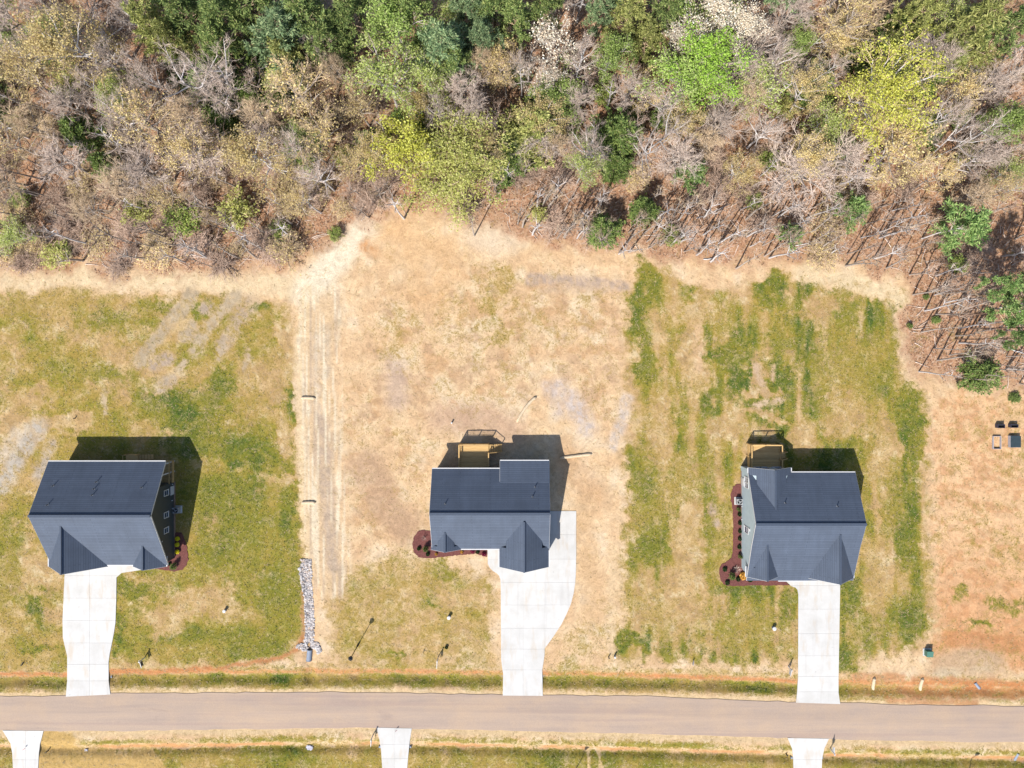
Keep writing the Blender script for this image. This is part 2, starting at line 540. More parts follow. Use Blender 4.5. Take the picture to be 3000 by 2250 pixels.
    M['leaf_light'] = leaf_mat('leaf_light', (142, 158, 78), (170, 182, 100), 0.4, (198, 206, 138))
    M['leaf_fresh'] = leaf_mat('leaf_fresh', (128, 150, 76), (154, 176, 94), 0.4, (182, 198, 122))
    M['leaf_blossom'] = leaf_mat('leaf_blossom', (214, 190, 164), (240, 222, 198), 0.3, (250, 240, 224))
    M['leaf_shrub'] = leaf_mat('leaf_shrub', (96, 116, 52), (128, 144, 68), 0.3, (154, 166, 88))
    M['leaf_dark'] = leaf_mat('leaf_dark', (34, 52, 28), (62, 84, 40), 0.2)
make_materials()

# ------------------------------------------------------------------ ground
ROAD_N = [(-600,2042),(0,2040),(180,2039.5),(343,2031),(678,2029),(1000,2028),(1473,2035),(1900,2040),(2332,2057),(2646,2064),(3000,2069),(3600,2076)]
ROAD_S = [(-600,2139),(0,2140),(343,2142),(678,2136),(1103,2132),(1442,2139),(1900,2150),(2427,2165),(2646,2170),(3000,2175),(3600,2182)]
def yat(line, x):
    return np.interp(x, [p[0] for p in line], [p[1] for p in line])

DRIVES = [
  dict(label='pale concrete driveway running to the house with dark grey siding',
       poly=[(357,1678),(342,1691),(341,1760),(339,1822),(335,1850),(330,1876),(322,1915),(318.7,1939),(318.7,1994),(324,2034),(193.5,2040.5),(197.6,1994),(197.6,1921),(190,1890),(185,1867),(184,1817),(190,1686),(190,1634),(425,1634),(424,1668)],
       ys=[1686,1752,1817,1883,1946,1994], xs=[263]),
  dict(label='wide pale concrete driveway with a curved parking apron beside the middle house',
       poly=[(1428,1590),(1429,1651),(1434,1662),(1442,1671),(1455,1679),(1462,1686),(1466,1697),(1467,1722),(1468,1930),(1474,1975),(1473,2037),(1590,2038),(1588.5,1962),(1595,1921),(1596,1899),(1623,1862),(1645,1828),(1659.5,1799),(1672,1770),(1680,1740),(1685,1708),(1687,1677),(1688,1622),(1688,1497),(1598,1497),(1598,1590)],
       ys=[1566,1638,1706,1772,1840,1901,1962], xs=[1533,1596]),
  dict(label='straight pale concrete driveway running to the house with pale blue siding',
       poly=[(2304,1690),(2304,1704),(2318,1717),(2330,1721),(2336,1728),(2338.6,1740),(2337.6,1988),(2335,2028),(2331.6,2058),(2461,2062),(2456,2028),(2456,1988),(2461,1711),(2462,1672),(2304,1672)],
       ys=[1715,1784,1856,1921,1981,2026], xs=[]),
  dict(label='short flared concrete driveway apron across the road, farthest from the sandy lot',
       poly=[(8,2139.5),(128,2140.5),(122,2165),(118,2179),(114.6,2206),(112.6,2250),(112,2360),(39,2360),(39,2250),(36.6,2206),(32,2178),(21.7,2161)], ys=[2225,2290], xs=[76]),
  dict(label='short flared concrete driveway apron across the road, facing the rock-lined swale',
       poly=[(1103,2131),(1206.5,2133.5),(1200.6,2170),(1196,2215),(1193,2250),(1192,2360),(1121,2360),(1120,2250),(1117,2201),(1112.5,2170)], ys=[2180,2222,2290], xs=[1157]),
  dict(label='short flared concrete driveway apron across the road, opposite the straight driveway',
       poly=[(2307,2161.5),(2428,2163.5),(2414.7,2192),(2408,2222),(2407,2250),(2406,2360),(2324,2360),(2324,2250),(2323.7,2222),(2320,2192)], ys=[2225,2290], xs=[]),
]
BEDS = [
  dict(label='reddish brown mulch bed at the corner of the dark grey house',
       poly=[(488,1645),(513,1625),(513,1560),(532,1560),(545,1590),(549,1612),(552,1642),(547,1655),(535,1668),(515,1674),(495,1672),(470,1667),(440,1667),(440,1640)]),
  dict(label='reddish brown mulch bed with a rounded end before the middle house',
       poly=[(1280,1560),(1259,1556),(1243,1552),(1226,1555),(1212,1573),(1207.5,1596),(1213,1619),(1229,1633),(1261,1636),(1310,1630),(1354,1625),(1394,1622),(1427,1631),(1427.5,1592),(1280,1592)]),
  dict(label='long reddish brown mulch bed wrapping the pale blue house',
       poly=[(2175,1419),(2158,1419),(2147,1428),(2141,1448),(2142.5,1471),(2148,1500),(2147.6,1558),(2147,1601),(2142.5,1633),(2129.5,1645),(2112,1654),(2106,1671),(2110.6,1700),(2123.6,1714.5),(2147,1717),(2199,1714.5),(2262.5,1714.5),(2312,1714.5),(2302,1703),(2302,1668),(2200,1668),(2176,1660)]),
]
HOUSE_PADS = [[(193,1345),(523,1345),(523,1634),(193,1634)],[(1280,1340),(1600,1340),(1600,1632),(1280,1632)],[(2173,1365),(2466,1365),(2466,1675),(2173,1675)]]

def seg_dist(X, Y, a, b):
    ax, ay = a; bx, by = b
    dx, dy = bx-ax, by-ay
    L = dx*dx + dy*dy + 1e-9
    t = np.clip(((X-ax)*dx + (Y-ay)*dy) / L, 0, 1)
    return np.hypot(X-ax-t*dx, Y-ay-t*dy)
def inside(X, Y, poly):
    r = np.zeros(X.shape, bool)
    n = len(poly)
    for i in range(n):
        x0, y0 = poly[i]; x1, y1 = poly[(i+1) % n]
        c = (y0 > Y) != (y1 > Y)
        xi = (x1-x0) * (Y-y0) / ((y1-y0) if y1 != y0 else 1e-9) + x0
        r ^= c & (X < xi)
    return r
def poly_mask(X, Y, poly, soft):
    xs = [p[0] for p in poly]; ys = [p[1] for p in poly]
    m = np.zeros(X.shape)
    box = (X > min(xs)-soft) & (X < max(xs)+soft) & (Y > min(ys)-soft) & (Y < max(ys)+soft)
    if not box.any(): return m
    x, y = X[box], Y[box]
    d = np.full(x.shape, 1e9)
    for i in range(len(poly)):
        d = np.minimum(d, seg_dist(x, y, poly[i], poly[(i+1) % len(poly)]))
    sd = np.where(inside(x, y, poly), d, -d)
    m[box] = sstep(-soft, soft, sd)
    return m
def stroke_mask(X, Y, pts, w, soft):
    xs = [p[0] for p in pts]; ys = [p[1] for p in pts]
    r = w + soft
    m = np.zeros(X.shape)
    box = (X > min(xs)-r) & (X < max(xs)+r) & (Y > min(ys)-r) & (Y < max(ys)+r)
    if not box.any(): return m
    x, y = X[box], Y[box]
    d = np.full(x.shape, 1e9)
    for i in range(len(pts)-1):
        d = np.minimum(d, seg_dist(x, y, pts[i], pts[i+1]))
    m[box] = 1 - sstep(w-soft, w+soft, d)
    return m
def blob_mask(X, Y, cx, cy, rx, ry, rot=0.0):
    c, s = math.cos(rot), math.sin(rot)
    u = ((X-cx)*c + (Y-cy)*s) / rx; v = (-(X-cx)*s + (Y-cy)*c) / ry
    return 1 - sstep(0.45, 1.25, np.hypot(u, v))

# one sheet: fine in and around the picture, coarse out to the horizon
def axis(lo, hi, step, far):
    a = list(np.arange(lo, hi + 0.1, step))
    left = []; right = []
    d = step
    x = lo
    while x > -far:
        d *= 1.6; x -= d; left.append(x)
    d = step; x = hi
    while x < far:
        d *= 1.6; x += d; right.append(x)
    return np.array(left[::-1] + a + right)
gx = axis(-300, 3300, 5.5, 60000)
gy = axis(-420, 2480, 5.5, 60000)
GX, GY = np.meshgrid(gx, gy)

FOREST = [(-70000,803),(-600,803),(0,800),(163,787),(447,793),(760,782),(868,764),(950,722),(1031,668),(1085,640),(1150,602),(1300,606),(1437,640),(1532,694),(1736,720),(1966,740),(2170,762),(2333,742),(2509,775),(2640,805),(2672,868),(2652,950),(2676,1080),(2834,1125),(3000,1150),(3600,1190),(70000,1190),(70000,-70000),(-70000,-70000)]

def build_ground():
    X, Y = GX, GY
    wx = X + 46*(fbm(X/80, Y/80, 1, 5, 0.65)-0.5)*2 + 26*(fbm(X/22, Y/22, 2, 4, 0.7)-0.5)*2
    wy = Y + 46*(fbm(X/80, Y/80, 3, 5, 0.65)-0.5)*2 + 26*(fbm(X/22, Y/22, 4, 4, 0.7)-0.5)*2
    fw = poly_mask(X, Y, FOREST, 30)*0 + 1
    # a milder warp for things with firmer edges
    sx = X + 9*(fbm(X/30, Y/30, 5)-0.5)*2; sy = Y + 9*(fbm(X/30, Y/30, 6)-0.5)*2
    nb = fbm(X/160, Y/160, 7, 4); nm = fbm(X/45, Y/45, 8, 4); nf = fbm(X/14, Y/14, 9, 3)
    nv = fbm(X/26, Y/170, 10, 4); nh = fbm(X/170, Y/26, 11, 4)      # mower and seeder streaks
    def C(r, g, b): return np.array(A(r, g, b))
    soil = np.empty(X.shape + (3,)); soil[:] = C(246, 212, 170)
    def put(mask, c):
        soil[:] = soil * (1-mask[..., None]) + c * mask[..., None]
    put(sstep(0.45, 0.7, nb)*0.8, C(246, 210, 168))
    put(sstep(0.5, 0.72, nm)*0.6, C(253, 230, 198))
    put(sstep(0.5, 0.3, nm)*0.5, C(228, 186, 142))
    dens = np.zeros(X.shape); lush = np.full(X.shape, 0.35); straw = np.full(X.shape, 0.25); litter = np.zeros(X.shape)
    def grass(mask, d, l=None):
        dens[:] = dens*(1-mask) + d*mask
        if l is not None: lush[:] = lush*(1-mask) + l*mask
    # --- lawns
    left = poly_mask(wx, wy, [(-70000,860),(-600,860),(0,856),(300,850),(560,862),(840,880),(866,1000),(868,1200),(866,1400),(880,1500),(900,1600),(885,1800),(870,1890),(830,1920),(650,1945),(350,1962),(-600,1975),(-70000,1975)], 26)
    grass(left, 0.7 + 0.9*(nb-0.5) + 0.9*(nm-0.5), 0.42 + 0.7*(nm-0.5)); straw[:] = straw*(1-left) + 0.5*left
    low = poly_mask(wx, wy, [(540,1280),(860,1280),(880,1600),(870,1900),(650,1935),(345,1955),(345,1690),(545,1680)], 40)
    grass(low, 0.8 + 0.9*(nm-0.5), 0.56 + 0.7*(nb-0.5) + 0.4*(nm-0.5)); straw[:] = straw*(1-low) + 0.3*low
    right = poly_mask(wx, wy, [(1850,800),(1890,760),(1960,775),(2010,850),(2200,835),(2330,800),(2420,845),(2560,850),(2628,880),(2640,1000),(2650,1130),(2705,1150),(2722,1400),(2728,1860),(2690,1905),(2480,1945),(1820,1940),(1825,1600),(1830,1300),(1838,1050)], 22)
    grass(right, 0.66 + 1.6*(nv-0.5) + 0.9*(nm-0.5), 0.5 + 1.5*(nv-0.5) + 0.4*(nb-0.5)); straw[:] = straw*(1-right) + 0.48*right
    mid = poly_mask(wx, wy, [(1000,1690),(1200,1640),(1440,1700),(1460,1960),(1000,1950),(960,1850)], 35)
    grass(mid, 0.56 + 1.0*(nm-0.5), 0.32 + 0.5*(nm-0.5)); straw[:] = straw*(1-mid) + 0.45*mid
    grass(poly_mask(wx, wy, [(1600,1880),(1820,1760),(1830,1950),(1600,1960)], 30), 0.34 + 0.8*(nm-0.5), 0.3)
    cen = poly_mask(wx, wy, [(1120,880),(1330,760),(1600,800),(1830,860),(1830,1250),(1600,1160),(1250,1300),(1240,1550),(1000,1640),(980,1300)], 60)
    grass(cen, 0.2 + 0.8*(nm-0.5) + 0.5*(nb-0.5), 0.25)
    put(cen*sstep(0.5, 0.66, fbm(X/38, Y/38, 51, 4))*0.85, C(220, 178, 134)); put(cen*sstep(0.54, 0.68, fbm(X/30, Y/30, 52, 4))*0.6, C(206, 170, 136))
    lot = poly_mask(wx, wy, [(2735,1150),(3000,1160),(70000,1160),(70000,1960),(2735,1960)], 25)
    put(lot*0.9, C(244, 200, 154)); put(lot*sstep(0.5, 0.64, fbm(X/24, Y/18, 53, 4))*0.7, C(222, 168, 122)); grass(lot, 0.16 + 0.7*(nm-0.5)+0.3*(nb-0.5), 0.45)
    put(lot*sstep(1500, 1900, Y)*0.6, C(224, 160, 110))
    # under the grass the soil is duller, with pale straw patches
    lawn = np.clip(left + right + mid*0.7, 0, 1)
    nq = fbm(X/34, Y/34, 61, 5, 0.62); nbr = fbm(X/18, Y/18, 62, 4, 0.65)
    put(lawn*0.9, C(210, 174, 122))
    put(lawn*sstep(0.5, 0.62, nq)*0.8, C(226, 196, 148)); put(lawn*sstep(0.6, 0.7, fbm(X/20, Y/26, 63, 4, 0.65))*0.85, C(240, 216, 174))
    put(lawn*sstep(0.46, 0.36, nq)*0.7, C(190, 156, 110))
    # --- lush and bare places inside the lawns
    for (cx, cy, rx, ry, d, l) in [(520,1190,120,60,.95,.95),(600,1290,130,70,.85,.85),(430,1215,70,30,.8,.75),(860,1170,16,60,.95,.95),(700,1340,60,60,.9,.9),(760,1370,30,50,.95,.9),
        (250,1090,180,40,.75,.6),(130,880,110,40,.6,.4),(330,930,60,40,.75,.75),(440,900,60,30,.7,.65),(575,905,30,30,.95,.9),(765,895,25,20,.9,.9),(660,1120,50,40,.85,.85),(600,1160,70,30,.7,.7),
        (640,1450,120,60,.85,.8),(720,1560,90,120,.85,.72),(640,1660,150,60,.82,.6),(840,1480,30,120,.9,.85),(850,1620,30,90,.85,.7),(830,1750,60,90,.85,.7),(760,1880,90,40,.85,.7),(560,1870,170,25,.85,.75),(400,1720,50,40,.95,.85),(350,1760,12,90,.9,.8),(346,1870,12,70,.95,.85),
        (110,1770,22,60,.9,.9),(110,1905,60,14,.9,.85),(20,1700,60,70,.6,.5),(30,1300,40,80,.5,.5),
        (1880,900,24,120,.95,.85),(1890,1060,30,120,.9,.75),(1910,800,40,40,.9,.85),(2255,860,40,55,.95,.9),(2285,830,30,45,.95,.85),(2300,1000,50,40,.8,.7),(2150,1030,60,45,.85,.85),(2175,1120,50,70,.9,.95),(2285,1140,32,90,.98,1.0),(2235,1190,60,60,.9,.9),(2090,1200,35,70,.85,.85),(2300,1225,45,35,.95,.95),(2480,920,40,100,.85,.65),(2520,1100,90,120,.75,.5),(2415,1120,40,100,.7,.6),(2610,1000,20,160,.85,.6),(2665,1200,26,110,.98,.85),(2690,1290,24,110,.95,.75),(2625,900,14,40,.9,.9),(2470,1330,35,80,.85,.75),(2660,1560,34,160,.9,.85),(2600,1460,30,120,.7,.6),
        (1880,1450,60,180,.75,.7),(2000,1400,90,80,.6,.5),(1900,1620,60,60,.85,.8),(1840,1870,35,45,.98,.9),(2200,1840,110,60,.75,.5),(2150,1725,90,30,.85,.8),(2310,1770,26,80,.85,.75),(2490,1740,30,70,.9,.9),(2540,1820,60,90,.7,.7),(2480,1930,40,50,.9,.9),(2660,1830,50,80,.85,.85),(2100,1560,40,160,.7,.6),(1960,1780,120,90,.5,.4),
        (1470,830,60,60,.55,.35),(1440,900,30,60,.6,.45),(1450,985,45,40,.6,.4),(1330,900,60,70,.35,.3),(1700,950,90,70,.25,.25),(1530,930,50,60,.35,.3),
        (1170,1660,60,60,.5,.4),(1300,1680,60,40,.7,.6),(1130,1770,90,60,.55,.35),(1270,1760,20,14,.9,.9),(1175,1912,26,9,.9,.85),(1390,1900,60,40,.4,.3),(2820,1740,20,40,.7,.8),(2850,1840,60,16,.75,.8),(2960,1780,60,20,.7,.7),(2940,1600,50,80,.4,.45)]:
        bm_ = blob_mask(wx, wy, cx, cy, rx*1.12, ry*1.12)
        grass(bm_*sstep(0.16, 0.55, nbr + 0.42*(bm_-0.5))*0.9, d, l)
    for (cx, cy, rx, ry, d) in [(600,1770,150,60,.34),(480,1830,80,50,.3),(120,1680,60,60,.3),(90,1160,60,30,.3),(200,1230,80,30,.2),(60,1250,90,60,.12),(360,1040,50,50,.3),(480,1090,90,22,.25),(860,1010,40,110,.15),(800,1130,50,80,.3),(830,1280,26,70,.25),(840,1400,50,20,.35),
        (2030,930,60,70,.3),(2040,1060,50,120,.18),(2130,1250,60,40,.3),(2350,1270,50,60,.35),(2220,1100,26,60,.15),(2580,1290,40,120,.4),(2560,870,80,30,.15),(2400,900,60,40,.3),(2010,1700,60,200,.28),(1940,1270,50,120,.4),(2240,1160,70,14,.12),(2250,1215,70,14,.15),(2480,1220,60,80,.4),(2560,1700,30,120,.45),(2620,1300,26,60,.3)]:
        bm_ = blob_mask(wx, wy, cx, cy, rx*1.1, ry*1.1)
        grass(bm_*sstep(0.2, 0.6, nbr + 0.4*(bm_-0.5)), d, 0.22)
    # --- bare soil, tracks and scraped patches
    for pts, w, soft, c, k in [
        ([(-600,822),(0,818),(250,812),(520,818),(760,834),(900,852)], 28, 12, (246,220,180), 1.0),
        ([(1065,660),(1010,728),(950,800),(905,860)], 40, 20, (255,238,210), 1.0),
        ([(905,850),(888,960),(885,1150),(890,1400),(905,1640)], 16, 9, (250,222,180), .95),
        ([(960,900),(935,1000),(938,1200),(950,1450),(970,1700)], 44, 18, (236,204,164), .9),
        ([(930,980),(925,1120),(936,1240)], 9, 6, (226,204,178), .8),
        ([(945,1240),(955,1400),(968,1560),(972,1660)], 20, 10, (208,184,160), .9),
        ([(955,960),(952,1100)], 12, 8, (220,198,170), .8),
        ([(560,862),(530,910),(480,965),(420,1040),(405,1060)], 18, 7, (200,180,150), .9),
        ([(690,870),(640,920),(590,990),(570,1030)], 18, 8, (204,184,154), .85),
        ([(735,890),(690,950),(650,1010)], 22, 10, (198,176,150), .7),
        ([(610,890),(600,905)], 18, 8, (196,176,154), .8),
        ([(560,960),(545,985)], 18, 8, (200,180,152), .8),
        ([(490,1050),(455,1065)], 20, 8, (198,176,154), .8),
        ([(540,1060),(525,1085)], 12, 6, (206,186,158), .8),
        ([(640,1050),(650,1000)], 10, 6, (202,182,156), .7),
        ([(500,1115),(465,1140)], 16, 8, (204,184,158), .8),
        ([(725,1030),(715,1080)], 9, 6, (206,186,160), .7),
        ([(310,1150),(305,1210)], 8, 6, (216,194,162), .7),
        ([(110,1250),(60,1330),(10,1420)], 24, 12, (208,196,180), .8),
        ([(60,1260),(0,1340)], 18, 10, (226,208,184), .7),
        ([(150,1300),(110,1400)], 16, 10, (200,186,170), .7),
        ([(1555,818),(1700,826),(1830,838)], 15, 7, (202,178,158), .85),
        ([(1600,850),(1790,850)], 9, 7, (218,190,160), .6),
        ([(1640,1140),(1690,1190),(1715,1250)], 26, 16, (222,206,196), .8),
        ([(1600,1130),(1640,1210)], 14, 10, (216,198,186), .6),
        ([(1838,1170),(1820,1240),(1795,1300)], 16, 9, (224,206,190), .8),
        ([(1160,1080),(1165,1170)], 30, 18, (214,188,168), .7),
        ([(1080,1370),(1130,1480),(1190,1540)], 46, 26, (206,170,138), .8),
        ([(1300,1225),(1420,1225),(1500,1260)], 40, 26, (212,178,152), .7),
        ([(1660,1330),(1740,1450)], 40, 24, (220,178,136), .6),
        ([(1700,1500),(1740,1800)], 30, 18, (226,186,140), .6),
        ([(1800,1600),(1790,1900)], 14, 9, (238,208,166), .6),
        ([(2215,1075),(2240,1140)], 10, 6, (222,192,160), .8),
        ([(2265,1075),(2262,1110)], 6, 4, (222,192,160), .7),
        ([(2210,1190),(2290,1172)], 8, 5, (226,198,168), .8),
        ([(2045,960),(2045,1080)], 12, 8, (240,200,160), .6),
        ([(2090,1490),(2088,1500)], 12, 5, (190,172,160), .8),
        ([(2098,1530),(2100,1536)], 10, 5, (194,176,160), .8),
        ([(2770,1960),(2860,1925),(2900,1940)], 40, 18, (206,188,158), .6),
        ([(1400,690),(1480,700)], 40, 22, (246,224,196), .7),
        ([(2350,800),(2560,840),(2650,880)], 26, 16, (246,222,182), .8),
        ([(2668,1080),(2640,930)], 24, 14, (240,212,176), .7),
        ([(1160,700),(1300,760),(1250,850)], 60, 40, (236,192,142), .6),
        ([(1070,720),(1085,735)], 20, 12, (226,172,122), .8),
        ]:
        mk = stroke_mask(sx, sy, pts, w*1.1, soft*1.3) * k
        if w < 30: mk = mk * (0.65 + 0.6*sstep(0.4, 0.6, fbm(X/9, Y/13, 71, 3)))
        mk = np.clip(mk, 0, 1)
        put(mk, C(*c)); dens[:] *= (1-mk); straw[:] *= (1-0.6*mk)
    # streaks along the dirt track
    tr = stroke_mask(sx, sy, [(945,880),(930,1000),(936,1200),(950,1450),(965,1700)], 60, 20)
    put(tr*sstep(0.52, 0.66, fbm(X/7, Y/190, 21, 3))*0.7, C(208, 186, 162))
    put(tr*sstep(0.52, 0.64, fbm(X/6, Y/160, 22, 3))*0.8, C(255, 238, 208))
    # --- verges and ditches
    yn = yat(ROAD_N, np.clip(X, -600, 3600)); ysd = yat(ROAD_S, np.clip(X, -600, 3600))
    dn = yn - Y; ds = Y - ysd                       # distance north / south of the road
    wob = 8*(fbm(X/40, Y/40, 30)-0.5)*2
    strip = sstep(92, 80, dn+wob)*sstep(-5, 3, dn)
    grass(strip, 0.5 + 0.9*(nh-0.5) + 0.6*(nm-0.5), 0.36 + 0.5*(nm-0.5)); straw[:] = np.maximum(straw, strip*0.7)
    dit = sstep(14, 26, dn+wob)*sstep(58, 46, dn+wob)
    east = sstep(2440, 2520, X); wet = sstep(2680, 2560, X)
    grass(dit*wet, 0.7 + 1.0*(nm-0.5) + 0.5*(nb-0.5), 0.5 + 1.1*(nb-0.5) + 0.7*(nm-0.5))
    put(dit*wet, C(166, 136, 90))
    put(dit*east, C(206, 148, 96)); grass(dit*sstep(2560, 2680, X), 0.2 + 0.5*(nm-0.5), 0.4)
    clay = sstep(50, 58, dn+wob*.7)*sstep(74, 64, dn+wob*.7)
    put(clay*0.85, C(214, 142, 88)); dens[:] *= 1 - clay*0.5*sstep(0.4, 0.55, nh)
    lo = sstep(12, 4, dn+wob*0.5)*sstep(-5, 1, dn)
    put(lo*0.9, C(238, 208, 164)); dens[:] *= 1-0.8*lo
    for pts, w, k in [([(330,1972),(480,1968),(650,1955),(760,1938),(830,1925),(872,1902),(886,1870)], 7, .95),([(886,1870),(890,1780),(888,1660)], 6, .6),([(-100,1976),(190,1976)], 6, .8),([(1850,1985),(2150,1990),(2330,1996)], 5, .7),([(2500,1985),(2640,1985)], 12, .7),([(2680,1995),(2850,1998),(3000,2010)], 12, .8),([(2780,1870),(3000,1890)], 24, .5),([(2840,2015),(2910,2022)], 12, .9),([(2600,2050),(2860,2062)], 10, .7)]:
        mk = stroke_mask(sx, sy, pts, w, 6)*k
        put(mk, C(206, 140, 90)); dens[:] *= 1-mk
    svg = sstep(-3, 2, ds)*sstep(70, 64, ds)
    grass(svg, 0.35 + 0.7*(nh-0.5)+0.5*(nm-0.5), 0.35)
    lo = sstep(22, 8, ds+wob)*sstep(-4, 1, ds); put(lo, C(236, 206, 162)); dens[:] *= 1-0.85*lo
    sg = sstep(20, 30, ds+wob)*sstep(46, 38, ds+wob); grass(sg*0.9, 0.62 + 0.9*(nh-0.5), 0.6)
    so = sstep(40, 46, ds+wob)*sstep(60, 52, ds+wob)*sstep(0.42, 0.56, fbm(X/120, Y/120, 33)); put(so*0.9, C(226, 164, 108)); dens[:] *= 1-0.8*so
    sl = sstep(54, 62, ds+wob)
    grass(sl, 0.85 + 0.8*(nm-0.5), 0.45 + 0.8*(nb-0.5) + 0.3*(nm-0.5)); straw[:] = np.maximum(straw, sl*0.5)
    tanp = poly_mask(wx, wy, [(120,2145),(228,2146),(228,2200),(300,2205),(480,2200),(490,2300),(60,2320),(60,2150)], 10); put(tanp, C(222,184,118)); grass(tanp*0.9, 0.3, 0.1)
    for x0 in (1722, 1755):
        mk = stroke_mask(sx, sy, [(x0,2200),(x0+6,2260)], 5, 3); put(mk, C(236,204,150)); dens[:] *= 1-mk
    # --- the floor of the wood
    fo = poly_mask(wx, wy, FOREST, 34)*(0.55+0.45*sstep(0.35, 0.6, nq))
    fo = np.maximum(fo, poly_mask(wx, wy+28, FOREST, 24))
    put(fo, C(200, 144, 106))
    put(fo*sstep(0.48, 0.68, nm)*0.7, C(208, 166, 134)); put(fo*sstep(0.5, 0.3, nb)*0.5, C(156, 116, 90))
    dens[:] *= 1-fo; straw[:] = straw*(1-fo) + fo*0.12
    grass(fo*sstep(0.58, 0.74, nm)*0.55, 0.35, 0.7)
    litter[:] = fo
    slope = poly_mask(wx, wy, [(1420,560),(1700,520),(2000,560),(2600,560),(2760,640),(3100,860),(3100,1150),(2690,1080),(2650,860),(2200,780),(1500,720)], 40)*fo
    put(slope*0.6, C(214, 164, 132))
    away = sstep(420, 900, np.maximum(np.maximum(-X-0, X-3000), -Y))
    grass(away*fo, 0.8 + 0.6*(nb-0.5), 0.55); litter[:] *= 1-away
    # --- heights
    flat = np.zeros(X.shape)
    for p in [d['poly'] for d in DRIVES] + [b_['poly'] for b_ in BEDS] + HOUSE_PADS:
        flat = np.maximum(flat, poly_mask(X, Y, p, 9))
    roadm = sstep(-14, -4, -np.maximum(dn, ds))
    flat = np.maximum(flat, roadm)
    z = 0.10*(fbm(X/22, Y/22, 40, 3)-0.5) + 0.16*fo*(fbm(X/60, Y/60, 41, 3)-0.5) + 0.10*lot*(fbm(X/16, Y/24, 42, 3)-0.5)
    drv = np.zeros(X.shape)
    for d in DRIVES: drv = np.maximum(drv, poly_mask(X, Y, d['poly'], 7))
    z += -(0.42+0.4*(nb-0.5))*np.exp(-((dn-42+wob)/17)**2)*(1-drv) - 0.5*np.exp(-((ds-56)/14)**2)*(1-drv)*sstep(-2, 10, ds)
    swale = stroke_mask(X, Y, [(897,1640),(902,1720),(907,1820),(906,1905),(905,1990)], 12, 12)
    z += -0.28*swale*(1-roadm)
    z = z*(1-flat) - 0.03*flat
    far = np.maximum(np.abs(X-1500)-2600, np.abs(Y-1050)-2600)
    z = np.where(far > 0, z*0, z)
    lush_c = np.clip(lush, 0, 1); dens_c = np.clip(dens, 0, 1); straw_c = np.clip(straw, 0, 1)
    return z, soil, dens_c, lush_c, straw_c, litter, flat

GZ, SOIL, DENS, LUSH, STRAW, LITTER, FLAT = build_ground()
def make_ground():
    ny, nx = GX.shape
    v = np.stack([(GX-NX)*S, -(GY-NY)*S, GZ], -1).reshape(-1, 3)
    i = np.arange(ny*nx).reshape(ny, nx)
    f = np.stack([i[:-1,:-1], i[1:,:-1], i[1:,1:], i[:-1,1:]], -1).reshape(-1, 4)
    soil = np.concatenate([SOIL, np.ones(GX.shape+(1,))], -1).reshape(-1, 4)
    cover = np.stack([DENS, LUSH, STRAW, LITTER], -1).reshape(-1, 4)
    me = np_mesh('ground', v, f, M['ground'], {'soil': soil, 'cover': cover})
    me.polygons.foreach_set('use_smooth', np.ones(len(me.polygons), bool))
    tag(link_mesh('ground', me), kind='structure')
make_ground()

def samp(arr, X, Y):
    X = np.asarray(X, float); Y = np.asarray(Y, float)
    ix = np.clip(np.searchsorted(gx, X)-1, 0, len(gx)-2); iy = np.clip(np.searchsorted(gy, Y)-1, 0, len(gy)-2)
    fx = (X-gx[ix])/(gx[ix+1]-gx[ix]); fy = (Y-gy[iy])/(gy[iy+1]-gy[iy])
    return (arr[iy,ix]*(1-fx)+arr[iy,ix+1]*fx)*(1-fy) + (arr[iy+1,ix]*(1-fx)+arr[iy+1,ix+1]*fx)*fy
def gz(X, Y): return float(samp(GZ, X, Y))
def G(X, Y, dz=0.0):
    """point on the ground at a ground pixel"""
    p = W(X, Y); p.z = gz(X, Y) + dz
    return p

# ------------------------------------------------------------------ road, driveways, beds
def make_road():
    xs = np.concatenate([np.array([-40000., -9000., -3000., -1200.]), np.arange(-600, 3601, 30.), np.array([4200., 6000., 12000., 43000.])])
    jit = lambda a, seed: a + 2.2*(vnoise(xs/24, xs*0+seed, seed)-0.5)*2
    yn = jit(yat(ROAD_N, xs), 3); ysd = jit(yat(ROAD_S, xs), 5)
    vs = []; fs = []
    for k, x in enumerate(xs):
        m = (yn[k]+ysd[k])/2
        for y, z in ((yn[k]-1, -0.04), (yn[k], 0.03), (m, 0.10), (ysd[k], 0.03), (ysd[k]+1, -0.04)):
            vs.append(tuple(W(x, y, z)))
    for k in range(len(xs)-1):
        for j in range(4):
            a = k*5+j
            fs.append((a, a+1, a+6, a+5))
    mb = MB(); mb.v = vs; mb.f = fs
    tag(mb.build('road', M['road']), kind='structure')
make_road()

